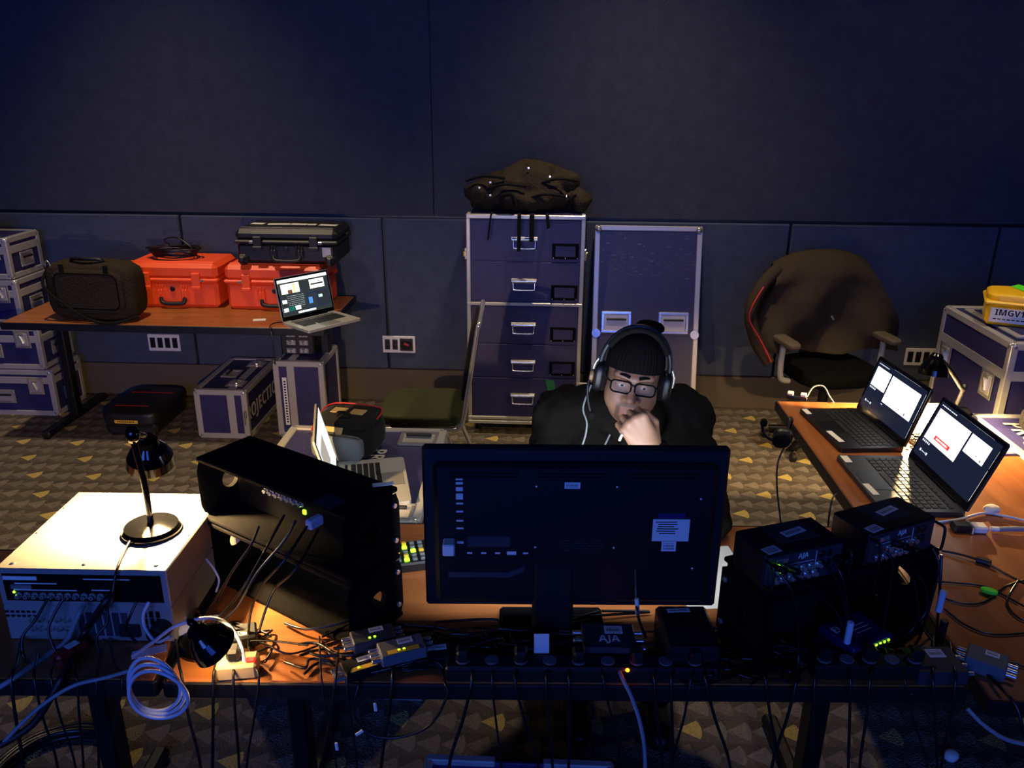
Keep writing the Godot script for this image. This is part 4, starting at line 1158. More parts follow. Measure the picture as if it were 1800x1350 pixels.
func build_near_tables() -> void:
	var yaw := 2.43
	var ct := thing("folding_table", "wooden folding table under the monitor and the cable tangle", "table", Vector3(0.05, 0, -1.871), yaw)
	t_leg_table(ct, 1.82, 0.722, [-0.72, 0.74])
	var lt := thing("folding_table", "narrow wooden folding table under the silver processors and the desk lamp", "table", Vector3(-1.765, 0, -1.71), yaw)
	t_leg_table(lt, 1.78, 0.55, [-0.70, 0.60])
	# silver processors
	var low := thing("video_processor", "lower silver video processor with a vented rear panel on the narrow table", "processor", Vector3(-1.078, TOP, -1.795), 1.5)
	part(low, "chassis", box(Vector3(0.405, 0.098, 0.385), 0.003), mats["silver_paint"], Vector3(0, 0.051, 0))
	for x in 6:
		for y in 2:
			part(low, "vent_slot", box(Vector3(0.009, 0.006, 0.002), 0.001), mats["ink"], Vector3(-0.195 + x * 0.013, 0.082 - y * 0.012, 0.193))
			part(low, "vent_slot", box(Vector3(0.010, 0.018, 0.002), 0.001), mats["ink"], Vector3(0.135 + (x % 3) * 0.016, 0.02 + (y + x / 3 * 2) * 0.020, 0.193))
	for k in 10:
		bnc(low, Vector3(-0.135 + (k % 5) * 0.021, 0.064 - (k / 5) * 0.026, 0.1925))
	for k in 6:
		part(low, "card_slot", box(Vector3(0.016, 0.066, 0.003), 0.001), mats["device_grey"], Vector3(-0.02 + k * 0.021, 0.05, 0.193))
	part(low, "power_inlet", box(Vector3(0.05, 0.035, 0.012), 0.003), mats["black_plastic"], Vector3(0.095, 0.035, 0.195))
	part(low, "power_plug", rod(0.024, 0.05, 14), mats["black_plastic"], Vector3(0.175, 0.045, 0.21), Vector3(90, 0, 0))
	for s in [-1, 1]:
		part(low, "rubber_foot", rod(0.012, 0.004, 10), mats["black_plastic"], Vector3(s * 0.18, 0.001, 0.15))
	var upp := thing("video_processor", "upper silver video processor with a dark rear panel, lit by the desk lamp", "processor", Vector3(-1.078, TOP + 0.1005, -1.795), 1.5)
	part(upp, "chassis", box(Vector3(0.405, 0.100, 0.385), 0.003), mats["silver_paint"], Vector3(0, 0.050, 0))
	var rp := part(upp, "rear_panel", box(Vector3(0.375, 0.074, 0.003), 0.001), mats["ink"], Vector3(0, 0.050, 0.1925))
	for a in [[-0.145, 0.026, 0.08, 0.010], [-0.11, 0.012, 0.10, 0.0025], [0.06, 0.026, 0.11, 0.0025], [-0.09, -0.006, 0.15, 0.0025], [0.045, -0.004, 0.05, 0.0025]]:
		part(rp, "white_marking", box(Vector3(a[2], a[3], 0.001), 0.0), mats["label_white"], Vector3(a[0], a[1], 0.002))
	part(rp, "data_port", box(Vector3(0.05, 0.012, 0.006), 0.002), mats["chrome"], Vector3(-0.145, 0.003, 0.003))
	for k in 2:
		part(rp, "round_socket", rod(0.011, 0.005, 16), mats["dark_metal"], Vector3(0.03 + 0.026 * k, 0.010, 0.003), Vector3(90, 0, 0))
	for k in 12:
		bnc(rp, Vector3(-0.155 + k * 0.0195, -0.020, 0.001))
	part(rp, "status_light", rod(0.003, 0.003, 8), mats["led_green"], Vector3(-0.165, -0.012, 0.003), Vector3(90, 0, 0))
	for p in [[-0.17, 0.17], [0.0, 0.17], [0.17, 0.17], [-0.19, 0.03], [0.19, 0.03], [-0.19, -0.1]]:
		part(upp, "lid_screw", MB.new().ball(Vector3.ZERO, Vector3(0.006, 0.003, 0.006), 10), mats["chrome"], Vector3(p[0], 0.100, p[1]))
	# desk lamp on the processor
	var dl := thing("desk_lamp", "glossy black desk lamp standing on the silver processor, switched on", "lamp", Vector3(-0.985, TOP + 0.201, -1.785))
	lamp_base(dl, 0.072)
	var o := dl.position
	var top := on_z(233, 764, -1.785) - o
	part(dl, "pole", MB.new().tube(smooth([Vector3(0, 0.02, 0), Vector3(0, top.y * 0.5, 0), top + Vector3(0, -0.02, 0)]), 0.008, 12), mats["black_gloss"])
	part(dl, "joint", MB.new().ball(top, Vector3(0.018, 0.024, 0.018), 16), mats["black_gloss"])
	var sh := on_z(264, 806, -1.87) - o
	part(dl, "arm", MB.new().tube(smooth([top, top.lerp(sh + Vector3(0, 0.05, 0), 0.5) + Vector3(0.006, 0.004, 0), sh + Vector3(0, 0.058, 0)]), 0.011, 10), mats["black_gloss"])
	lamp_shade(dl, sh, Vector3(-0.14, -0.95, -0.28), 0.060, 1.5)
	# low lamp among the cables
	var l2 := thing("desk_lamp", "small black domed desk lamp bent low among the cables, shining on the table", "lamp", Vector3(-0.80, TOP, -1.60))
	lamp_base(l2, 0.06)
	var s2 := on_y(372, 1132, 0.85) - l2.position
	part(l2, "neck", MB.new().tube(smooth([Vector3(0, 0.02, 0), Vector3(-0.01, 0.10, 0.0), s2 + Vector3(-0.035, 0.065, 0.01), s2 + Vector3(-0.02, 0.05, 0.005)]), 0.008, 10), mats["black_gloss"])
	lamp_shade(l2, s2, Vector3(0.45, -0.85, -0.30), 0.050, 0.024)
	# two rack boxes, one on the other
	var rpos := Vector3(-0.618, TOP, -1.813)
	for i in 2:
		var rk := thing("rack_box", ["lower black carpeted rack box standing on the table", "upper black carpeted rack box with connectors inside, stacked on another"][i], "rack case", rpos + Vector3(0, 0.184 * i, 0), -31.6)
		rack_box(rk, 0.538, 0.182, 0.176)
		if i == 1:
			var dv := part(rk, "rack_unit", box(Vector3(0.482, 0.146, 0.07), 0.003), mats["ink"], Vector3(0, 0.09, -0.045))
			for k in 14:
				bnc(dv, Vector3(-0.12 + (k % 7) * 0.022, 0.022 - (k / 7) * 0.022, 0.036))
			for k in 5:
				part(dv, "data_port", box(Vector3(0.022, 0.010, 0.008), 0.002), mats["chrome"], Vector3(0.05 + k * 0.032, 0.02, 0.037))
			part(dv, "status_light", box(Vector3(0.01, 0.012, 0.006), 0.001), mats["led_green"], Vector3(0.02, -0.02, 0.037))
			part(dv, "white_plug", box(Vector3(0.022, 0.026, 0.045), 0.004), mats["cable_white"], Vector3(0.075, -0.022, 0.055))
			sticker(rk, "tape_flag", 0.05, 0.018, mats["label_white"], Vector3(0.232, 0.1828, -0.075), Vector3(-90, 50, 0))
			part(rk, "blue_tape_patch", box(Vector3(0.06, 0.0008, 0.05), 0.0), mats["device_grey"], Vector3(0.19, 0.1826, 0.06))
		else:
			part(rk, "rack_unit", box(Vector3(0.482, 0.05, 0.06), 0.003), mats["black_plastic"], Vector3(0, 0.14, -0.05))
	# monitor, its back to the camera
	var mo := thing("monitor", "large black monitor seen from behind with stickers and ports", "monitor", Vector3(0.077, TOP, -1.722), 2.6)
	part(mo, "panel", box(Vector3(0.708, 0.425, 0.026), 0.006), mats["black_plastic"], Vector3(0, 0.283, 0))
	var bk := part(mo, "back_cover", box(Vector3(0.655, 0.37, 0.022), 0.012), mat("monitor_black", Color(0.03, 0.03, 0.034), 0.4), Vector3(0, 0.278, 0.022))
	for i in 3:
		for r in 2:
			part(bk, "vent_row", box(Vector3(0.16, 0.0025, 0.002), 0.0), mats["ink"], Vector3(-0.21 + 0.205 * i, 0.163 - 0.009 * r, 0.0112))
	for r in 5:
		for k in 6:
			part(bk, "speaker_slot", box(Vector3(0.013, 0.0016, 0.002), 0.0), mats["device_grey"], Vector3(-0.034 + k * 0.0185 + (0.005 if r % 2 else 0.0), -0.012 - r * 0.0065, 0.0112))
	for k in 9:
		sticker(bk, "port_label", 0.016, [0.004, 0.006, 0.010, 0.015, 0.004, 0.004, 0.004, 0.004, 0.006][k], mats["label_white"], Vector3(-0.267, [0.147, 0.137, 0.122, 0.103, 0.085, 0.064, 0.040, 0.020, -0.018][k], 0.0118))
	for k in 5:
		sticker(bk, "port_label", 0.012 if k != 3 else 0.022, 0.004 if k != 3 else 0.009, mats["label_white"], Vector3(-0.245 + k * 0.033, -0.046, 0.0118))
	sticker(bk, "print_block", 0.10, 0.028, mats["device_grey"], Vector3(-0.20, -0.015, 0.0118))
	sticker(bk, "barcode_label", 0.036, 0.016, barcode("barcode_b", 2), Vector3(-0.008, 0.133, 0.0118))
	var rl := sticker(bk, "rating_label", 0.086, 0.058, mats["label_white"], Vector3(0.226, 0.018, 0.0118))
	for k in 6:
		sticker(rl, "print_line", 0.05 - 0.006 * (k % 3), 0.0022, mats["ink"], Vector3(-0.012 + 0.004 * (k % 2), 0.022 - k * 0.006, 0.0006))
	sticker(bk, "purple_label", 0.064, 0.014, mats["device_blue"], Vector3(0.226, 0.056, 0.0118))
	sticker(bk, "barcode_label", 0.034, 0.026, barcode("barcode_b", 2), Vector3(0.224, -0.025, 0.0120))
	part(bk, "port_ledge", MB.new().prism(PackedVector2Array([Vector2(-0.295, -0.098), Vector2(-0.155, -0.098), Vector2(-0.115, -0.082), Vector2(-0.115, -0.094), Vector2(-0.15, -0.112), Vector2(-0.295, -0.112)]), 0.010, 0.014), mats["device_grey"])
	part(bk, "monitor_plug", box(Vector3(0.028, 0.03, 0.035), 0.003), mats["label_white"], Vector3(-0.292, -0.02, 0.03))
	for p in [[-0.09, 0.13], [0.095, 0.13], [-0.09, -0.03], [0.095, -0.03], [0.29, 0.10], [0.285, -0.085]]:
		part(bk, "mount_screw", MB.new().ball(Vector3.ZERO, Vector3(0.004, 0.004, 0.003), 8), mats["chrome"], Vector3(p[0], p[1], 0.0115))
	var scr := part(mo, "screen", box(Vector3(0.675, 0.385, 0.001), 0.0), glow("monitor_light", Color(0.72, 0.84, 1.0), 0.7), Vector3(0, 0.285, -0.0137))
	part(mo, "stand_neck", box(Vector3(0.10, 0.20, 0.03), 0.008), mats["black_plastic"], Vector3(-0.045, 0.105, 0.02))
	part(mo, "stand_base", box(Vector3(0.26, 0.018, 0.20), 0.008), mats["ink"], Vector3(-0.045, 0.009, 0.035))
	sticker(mo, "asset_label", 0.035, 0.055, mats["label_white"], Vector3(-0.075, 0.05, 0.1405), Vector3(-35, 0, 0))
	area_light("monitor_glow", Vector3(0, 0.285, -0.02), Vector3.ZERO, Vector2(0.67, 0.38), Color(0.90, 0.93, 1.0), 0.36, mo)
	# small gear among the cables
	var bx := thing("power_adapter", "black power adapter block with a label between the monitor and the recorder rack", "adapter", Vector3(0.352, TOP, -1.64), 3)
	part(bx, "body", box(Vector3(0.125, 0.075, 0.17), 0.008), mats["black_plastic"], Vector3(0, 0.0375, 0))
	sticker(bx, "barcode_label", 0.055, 0.014, barcode("barcode_a"), Vector3(-0.01, 0.0755, -0.06), Vector3(-90, 4, 0))
	var aj := mini_converter("mini_converter", "grey mini converter with lettering lying below the monitor", on_y(1070, 1118, TOP + 0.05) * Vector3(1, 0, 1) + Vector3(0, TOP + 0.022, 0), 2, Vector3(0.125, 0.03, 0.095), mats["device_grey"])
	letters(aj, "lettering", "AJA", 0.022, mats["label_white"], Vector3(0.0, 0.0305, 0.012), Vector3(-90, 0, 0))
	mini_converter("mini_converter", "blue-lit mini converter with a barcode beside the rack boxes", on_y(655, 1112, TOP + 0.06) * Vector3(1, 0, 1) + Vector3(0, TOP + 0.03, 0), 24, Vector3(0.10, 0.028, 0.055), mats["device_grey"], 2)
	mini_converter("mini_converter", "grey mini converter with a yellow tape note and two lights", on_y(706, 1135, TOP + 0.06) * Vector3(1, 0, 1) + Vector3(0, TOP + 0.034, 0), 24, Vector3(0.105, 0.028, 0.06), mats["grey_plastic"], 2, mats["label_yellow"])
	mini_converter("mini_converter", "dark mini converter without lights half under the cables by the yellow note", on_y(765, 1146, TOP + 0.03) * Vector3(1, 0, 1) + Vector3(0, TOP + 0.004, 0), 12, Vector3(0.10, 0.028, 0.06), mats["black_plastic"], 0, null)
	mini_converter("mini_converter", "dark mini converter with one light at the front of the cable bundle", on_y(635, 1165, TOP + 0.03) * Vector3(1, 0, 1) + Vector3(0, TOP + 0.004, 0), 30, Vector3(0.09, 0.026, 0.055), mats["black_plastic"], 1, mats["label_yellow"])
	power_strip("long black power strip full of plugs at the table edge under the monitor", Vector3(0.10, TOP, -1.544), yaw, 0.62, mats["black_plastic"], 9)
	power_strip("black power strip with adapters before the recorder rack", Vector3(0.765, TOP, -1.585), yaw, 0.28, mats["black_plastic"], 5)
	var cs := power_strip("cream power strip with a red switch beside the domed lamp", on_y(418, 1164, TOP + 0.03) * Vector3(1, 0, 1) + Vector3(0, TOP, 0), 10, 0.09, mat("cream_plastic", Color(0.72, 0.62, 0.42), 0.5), 1)
	part(cs, "switch", box(Vector3(0.02, 0.008, 0.014), 0.002), mats["led_red"], Vector3(0.032, 0.043, 0.012))
	solo("indicator_light", "small glowing orange power light on the black strip under the monitor", "light", MB.new().ball(Vector3.ZERO, Vector3(0.005, 0.004, 0.005), 10), mats["led_orange"], Vector3(on_y(1103, 1178, TOP + 0.043).x, TOP + 0.043, on_y(1103, 1178, TOP + 0.043).z))
	var wb := thing("white_power_brick", "white power brick lying beside the domed lamp", "adapter", on_y(322, 1092, TOP + 0.03) * Vector3(1, 0, 1) + Vector3(0, TOP, 0), 24)
	part(wb, "body", box(Vector3(0.078, 0.03, 0.05), 0.008), mats["cable_white"], Vector3(0, 0.015, 0))
	part(wb, "cord_stub", MB.new().tube(smooth([Vector3(0.038, 0.015, 0), Vector3(0.06, 0.02, -0.01), Vector3(0.08, 0.012, -0.02)]), 0.003, 6), mats["cable_white"])
	var tg := solo("paper_tag", "folded white paper tag taped to the white cable", "tag", box(Vector3(0.075, 0.0012, 0.025), 0.0), mats["label_white"], on_y(262, 1142, TOP + 0.05) * Vector3(1, 0, 1) + Vector3(0, TOP + 0.045, 0), Vector3(4, 22, 3))
	var nb := thing("label_box", "small black box with a cream CC label near the low lamp", "adapter", on_y(420, 1118, TOP + 0.02) * Vector3(1, 0, 1) + Vector3(0, TOP, 0), 22)
	part(nb, "body", box(Vector3(0.085, 0.035, 0.06), 0.005), mats["black_plastic"], Vector3(0, 0.0175, 0))
	var nl := sticker(nb, "cream_label", 0.045, 0.018, mats["paper"], Vector3(0, 0.0355, 0.012), Vector3(-90, 0, 0))
	letters(nl, "lettering", "CC", 0.012, mats["ink"], Vector3(0, 0, 0.0005))
	var rcn := thing("red_connector", "dark red cable connector with a white tag at the table edge below the processors", "connector", on_y(112, 1145, TOP + 0.03) * Vector3(1, 0, 1) + Vector3(0, TOP, 0), 60)
	part(rcn, "body", box(Vector3(0.05, 0.035, 0.035), 0.008), mats["cable_red"], Vector3(0, 0.0175, 0))
	part(rcn, "nose", rod(0.014, 0.03, 12), mats["cable_red"], Vector3(0.038, 0.0175, 0), Vector3(0, 0, 90))
	sticker(rcn, "white_tag", 0.028, 0.02, mats["label_white"], Vector3(0.02, 0.0358, 0.0), Vector3(-90, 0, 0))
	# right rack with the two recorders on top
	var rr := thing("rack_box", "black carpeted rack box open to the front, under the two recorders", "rack case", Vector3(0.700, TOP, -1.735), 23.4)
	rack_box(rr, 0.505, 0.225, 0.165)
	var ru := part(rr, "rack_unit", box(Vector3(0.470, 0.044, 0.10), 0.003), mats["device_grey"], Vector3(0, 0.188, -0.02))
	for k in 14:
		part(ru, "knob", rod(0.006, 0.012, 10), mats["chrome"], Vector3(-0.20 + k * 0.03, 0.006, 0.056), Vector3(90, 0, 0))
	part(rr, "back_panel", box(Vector3(0.48, 0.20, 0.006), 0.001), mats["carpet_black"], Vector3(0, 0.112, -0.078))
	part(rr, "rack_unit", box(Vector3(0.22, 0.10, 0.06), 0.003), mats["black_plastic"], Vector3(-0.12, 0.066, -0.04))
	var a1 := thing("video_recorder", "boxy recorder with two green lights, on the open rack above the blue box", "recorder", Vector3(0.566, TOP + 0.2255, -1.662), 21.5)
	video_recorder(a1, 0)
	var a2 := thing("video_recorder", "boxy recorder without lights, on the open rack beside the laptop table", "recorder", Vector3(0.822, TOP + 0.2255, -1.775), 26.5)
	video_recorder(a2, 1)
	var bd := thing("blue_switch", "navy blue network box with a row of green lights inside the open rack", "network switch", on_y(1506, 1100, TOP + 0.06) * Vector3(1, 0, 1) + Vector3(0, TOP + 0.016, 0), 30)
	part(bd, "body", box(Vector3(0.135, 0.034, 0.105), 0.004), mats["device_blue"], Vector3(0, 0.017, 0))
	for k in 5:
		part(bd, "status_light", box(Vector3(0.006, 0.005, 0.003), 0.001), mats["led_green"], Vector3(-0.005 + k * 0.014, 0.022, 0.0535))
	sticker(bd, "number_label", 0.02, 0.02, mats["label_white"], Vector3(-0.045, 0.0345, -0.02), Vector3(-90, 0, 0))
	letters(bd, "lettering", "2", 0.014, mats["ink"], Vector3(-0.045, 0.0352, -0.02), Vector3(-90, 0, 0))
	part(bd, "red_mark", box(Vector3(0.022, 0.0006, 0.012), 0.0), mats["red_trim"], Vector3(-0.015, 0.0344, -0.03))
	for k in 3:
		part(bd, "print_line", box(Vector3(0.05, 0.0006, 0.002), 0.0), mats["stencil"], Vector3(0.015, 0.0344, -0.012 + 0.012 * k))
	var nb2 := thing("number_adapter", "small grey adapter with a 22 tag before the open rack", "adapter", on_y(1474, 1120, TOP + 0.02) * Vector3(1, 0, 1) + Vector3(-0.03, TOP, 0.03), 10)
	part(nb2, "body", box(Vector3(0.07, 0.028, 0.05), 0.004), mats["device_grey"], Vector3(0, 0.014, 0))
	var n2 := sticker(nb2, "number_tag", 0.03, 0.02, mats["label_white"], Vector3(0.01, 0.014, 0.0256))
	letters(n2, "lettering", "22", 0.013, mats["ink"], Vector3(0, 0, 0.0006))
	# control surface behind the monitor, sheet of paper
	var kp := thing("button_panel", "dark control panel with rows of lit buttons behind the monitor", "control panel", on_y(716, 968, TOP + 0.03) * Vector3(1, 0, 1) + Vector3(0.03, TOP, 0), 16)
	part(kp, "body", box(Vector3(0.15, 0.03, 0.12), 0.005), mats["black_plastic"], Vector3(0, 0.015, 0))
	for r in 5:
		for k in 6:
			part(kp, "button", box(Vector3(0.014, 0.008, 0.013), 0.002), mats[["led_green", "label_yellow", "grey_plastic"][(r * 2 + k) % 3]] if (r + k) % 3 else mats["grey_plastic"], Vector3(-0.058 + k * 0.0225, 0.032, -0.045 + r * 0.0215))
	solo("paper_sheet", "white sheet of paper on the table behind the recorder rack", "paper", box(Vector3(0.21, 0.0012, 0.297), 0.0), mats["paper"], Vector3(0.47, TOP + 0.0008, -1.97), Vector3(0, 8, 0))
	# open case on the floor in front of the table
	var fcp := on_y(920, 1338, 0.42)
	var fc := thing("open_case", "open case with an aluminium rim on the floor before the table", "case", Vector3(fcp.x - 0.01, 0, fcp.z + 0.15))
	var cs2 := Vector3(0.46, 0.42, 0.30)
	part(fc, "bottom", box(Vector3(cs2.x, 0.012, cs2.z), 0.002), mats["case_blue"], Vector3(0, 0.006, 0))
	for s in [-1, 1]:
		part(fc, "side_panel", box(Vector3(0.01, cs2.y, cs2.z), 0.002), mats["case_blue"], Vector3(s * (cs2.x / 2 - 0.005), cs2.y / 2, 0))
		part(fc, "front_panel", box(Vector3(cs2.x, cs2.y, 0.01), 0.002), mats["case_blue"], Vector3(0, cs2.y / 2, s * (cs2.z / 2 - 0.005)))
		part(fc, "rim_extrusion", box(Vector3(0.02, 0.016, cs2.z), 0.003), mats["aluminium"], Vector3(s * (cs2.x / 2 - 0.006), cs2.y, 0))
		for x in [-1, 1]:
			part(fc, "rim_extrusion", box(Vector3(cs2.x * 0.37, 0.018, 0.022), 0.003), mats["aluminium"], Vector3(x * cs2.x * 0.315, cs2.y, s * (cs2.z / 2 - 0.006)))

func build_right_table() -> void:
	var rt := thing("folding_table", "wooden folding table running to the back with two black laptops", "table", Vector3(1.385, 0, -2.43), 90)
	t_leg_table(rt, 1.84, 0.76, [-0.72, 0.72])
	# laptop screens: a black presenter view with white slide panes
	var im := Image.create(640, 360, false, Image.FORMAT_RGB8)
	var navy := Color(0.045, 0.065, 0.12)
	im.fill(navy)
	scribble(im, 0.03, 0.045, 0.22, 0.018, Color(0.75, 0.78, 0.8))
	fill(im, 0.03, 0.12, 0.30, 0.40, Color(1, 1, 1))
	fill(im, 0.36, 0.12, 0.575, 0.56, Color(1, 1, 1))
	scribble(im, 0.11, 0.46, 0.14, 0.016, Color(0.85, 0.55, 0.55))
	scribble(im, 0.42, 0.60, 0.10, 0.016, Color(0.85, 0.6, 0.6))
	fill(im, 0.68, 0.59, 0.02, 0.05, Color(0.55, 0.3, 0.4))
	fill(im, 0.80, 0.60, 0.022, 0.055, Color(0.3, 0.18, 0.28))
	for k in 5:
		fill(im, 0.035 + k * 0.028, 0.545, 0.016, 0.035, Color(0.72, 0.76, 0.78))
	fill(im, 0.06, 0.83, 0.028, 0.045, Color(0.6, 0.65, 0.7))
	scribble(im, 0.10, 0.845, 0.06, 0.018, Color(0.7, 0.74, 0.78))
	fill(im, 0.17, 0.83, 0.028, 0.045, Color(0.6, 0.65, 0.7))
	fill(im, 0.36, 0.72, 0.04, 0.015, Color(0.7, 0.7, 0.75))
	var im2 := Image.create(640, 360, false, Image.FORMAT_RGB8)
	im2.fill(navy)
	scribble(im2, 0.03, 0.045, 0.26, 0.018, Color(0.75, 0.78, 0.8))
	fill(im2, 0.03, 0.12, 0.545, 0.56, Color(1, 1, 1))
	fill(im2, 0.17, 0.53, 0.27, 0.075, Color(0.82, 0.16, 0.15))
	scribble(im2, 0.20, 0.55, 0.20, 0.035, Color(1, 0.9, 0.88))
	fill(im2, 0.60, 0.12, 0.31, 0.32, Color(1, 1, 1))
	fill(im2, 0.78, 0.36, 0.016, 0.03, Color(0.4, 0.3, 0.35))
	fill(im2, 0.85, 0.385, 0.02, 0.035, Color(0.3, 0.18, 0.28))
	for k in 5:
		fill(im2, 0.035 + k * 0.028, 0.705, 0.016, 0.035, Color(0.72, 0.76, 0.78))
	fill(im2, 0.07, 0.86, 0.028, 0.045, Color(0.6, 0.65, 0.7))
	scribble(im2, 0.11, 0.875, 0.06, 0.018, Color(0.7, 0.74, 0.78))
	fill(im2, 0.18, 0.86, 0.028, 0.045, Color(0.6, 0.65, 0.7))
	var lb := mat("laptop_black", Color(0.05, 0.05, 0.055), 0.4)
	var lg := mat("laptop_grey", Color(0.16, 0.165, 0.175), 0.42)
	var keym := mat("key_grey", Color(0.07, 0.068, 0.06), 0.5)
	var l1 := thing("black_laptop", "open black laptop showing two white slides, on the far end of the table", "laptop", Vector3(1.205, TOP, -3.03), -84.5)
	laptop(l1, 0.40, 0.245, 0.018, lb, keym, screen_mat("slides_screen", im, 1.15), 16, mats["black_gloss"], 0.238)
	sticker(l1, "asset_label", 0.055, 0.022, mats["paper"], Vector3(-0.165, 0.0188, 0.105), Vector3(-90, 0, 0))
	sticker(l1, "tape_label", 0.105, 0.022, mats["paper"], Vector3(0.09, 0.0188, 0.095), Vector3(-90, 4, 0))
	var l2 := thing("black_laptop", "open dark grey laptop with a red banner slide, beside the recorders", "laptop", Vector3(1.205, TOP, -2.555), -88.5)
	laptop(l2, 0.42, 0.262, 0.018, lg, keym, screen_mat("banner_screen", im2, 1.15), 20, mats["black_gloss"], 0.25)
	sticker(l2, "asset_label", 0.055, 0.026, mats["paper"], Vector3(-0.175, 0.0188, 0.108), Vector3(-90, 0, 0))
	sticker(l2, "tape_label", 0.08, 0.022, mats["paper"], Vector3(0.06, 0.0188, 0.112), Vector3(-90, 4, 0))
	# lamp and paper behind the laptops
	var pp := thing("paper_stack", "stack of white paper under the desk lamp between the laptops", "paper", Vector3(1.575, TOP, -3.085), 3)
	for k in 5:
		part(pp, "sheet", box(Vector3(0.34, 0.0014, 0.50), 0.0), mats["paper"], Vector3(rng.randf_range(-0.006, 0.006), 0.0008 + 0.0016 * k, rng.randf_range(-0.006, 0.006)), Vector3(0, rng.randf_range(-2, 2), 0))
	var dl := thing("desk_lamp", "black desk lamp bent over the white paper beside the laptops", "lamp", Vector3(1.715, TOP, -3.255))
	lamp_base(dl, 0.07)
	var o := dl.position
	var hd := deep(1641, 652, 3.30) - o
	part(dl, "neck", MB.new().tube(smooth([Vector3(0, 0.02, 0), Vector3(0.015, 0.12, 0.01), deep(1692, 684, 3.31) - o, deep(1674, 656, 3.30) - o, hd + Vector3(0.03, 0.04, 0), hd + Vector3(0, 0.055, 0)]), 0.009, 10), mats["dark_metal"])
	lamp_shade(dl, hd, Vector3(-0.08, -1, 0.12), 0.058, 1.6)
	var wr := thing("wire_knot", "small tangle of white wire lying on the paper by the laptop", "cable", on_y(1612, 775, TOP + 0.01) * Vector3(1, 0, 1) + Vector3(0, TOP + 0.008, 0))
	var k2 := MB.new()
	for k in 3:
		var pts := []
		for j in 9:
			pts.append(Vector3(rng.randf_range(-0.06, 0.06), 0.004 + rng.randf_range(0, 0.02), rng.randf_range(-0.045, 0.045)))
		k2.tube(smooth(pts, 5), 0.0025, 6)
	part(wr, "strands", k2, mats["cable_black"])
	# small things on the table
	var hb := thing("usb_hub", "small black usb hub with two cream plugs at the table's far corner", "usb hub", on_y(1393, 697, TOP + 0.01) * Vector3(1, 0, 1) + Vector3(0.02, TOP, -0.0), -20)
	part(hb, "body", box(Vector3(0.085, 0.018, 0.035), 0.004), mats["black_plastic"], Vector3(0, 0.009, 0))
	for x in [-0.028, 0.026]:
		part(hb, "plug", box(Vector3(0.026, 0.012, 0.032), 0.003), mats["paper"], Vector3(x, 0.024, 0.006))
	part(hb, "lead", MB.new().tube(smooth([Vector3(0.04, 0.012, -0.01), Vector3(0.06, 0.05, -0.04), Vector3(0.10, 0.055, -0.05), Vector3(0.13, 0.02, -0.03), Vector3(0.15, 0.006, 0.0)]), 0.0035, 7), mats["cable_grey"])
	var dv := thing("video_adapter", "cream and black video plug adapter lying on the laptop table", "adapter", on_y(1706, 927, TOP + 0.012) * Vector3(1, 0, 1) + Vector3(0, TOP, 0), -2)
	part(dv, "black_shell", box(Vector3(0.055, 0.024, 0.042), 0.006), mats["black_plastic"], Vector3(-0.028, 0.012, 0))
	part(dv, "cream_shell", box(Vector3(0.045, 0.022, 0.040), 0.005), mats["paper"], Vector3(0.024, 0.012, 0))
	part(dv, "plug_flange", box(Vector3(0.006, 0.026, 0.05), 0.002), mats["chrome"], Vector3(-0.001, 0.013, 0))
	part(dv, "white_wrap", box(Vector3(0.03, 0.014, 0.018), 0.005), mats["label_white"], Vector3(0.072, 0.010, 0))
	part(dv, "grey_sleeve", MB.new().tube(smooth([Vector3(0.085, 0.01, 0), Vector3(0.13, 0.012, -0.002), Vector3(0.2, 0.012, -0.006)]), 0.008, 9), mats["cable_grey"])
	solo("paper_scrap", "crumpled white paper scrap by the laptop charger", "paper", MB.new().cushion(Vector3.ZERO, Vector3(0.05, 0.024, 0.04), 3.0, 14), mats["paper"], on_y(1743, 896, TOP + 0.01) * Vector3(1, 0, 1) + Vector3(0, TOP + 0.012, 0), Vector3(0, 25, 0))
	mini_converter("mini_converter", "brown-grey converter with four white plugs at the table joint", Vector3(0.915, TOP, -1.60), 4, Vector3(0.115, 0.035, 0.095), mats["device_grey"])
	mini_converter("mini_converter", "small grey converter turned askew on the laptop table's corner", Vector3(1.043, TOP, -1.618), -33, Vector3(0.085, 0.035, 0.065), mats["grey_plastic"])
	var gt := on_y(1738, 1041, TOP + 0.008)
	solo("green_tape_flag", "neon green tape wrapped round a cable on the laptop table", "tape", MB.new().cushion(Vector3.ZERO, Vector3(0.042, 0.014, 0.024), 3.0, 16), mats["neon_green"], Vector3(gt.x, TOP + 0.012, gt.z), Vector3(0, -28, 0))
	var g2 := on_y(1207, 1146, TOP + 0.02)
	solo("green_tape_flag", "neon green tape flag on a cable under the monitor", "tape", box(Vector3(0.028, 0.002, 0.024), 0.0005), mats["neon_green"], Vector3(g2.x, TOP + 0.05, g2.z), Vector3(12, 25, 0))
	# intercom headset hanging at the table edge
	var hs := thing("headset", "black intercom headset with a boom microphone hanging off the laptop table's edge", "headset", deep(1376, 767, 3.20), 0)
	part(hs, "ear_cup", MB.new().cushion(Vector3(0, 0, 0), Vector3(0.075, 0.07, 0.055), 2.6, 22), mats["black_plastic"])
	part(hs, "ear_pad", MB.new().cushion(Vector3(-0.012, -0.005, 0.028), Vector3(0.07, 0.065, 0.025), 2.4, 20), mats["nylon_black"])
	part(hs, "boom", MB.new().tube(smooth([Vector3(-0.03, -0.01, 0.02), Vector3(-0.065, 0.005, 0.03), Vector3(-0.088, 0.035, 0.03), Vector3(-0.090, 0.06, 0.03)]), 0.0065, 9), mats["black_plastic"])
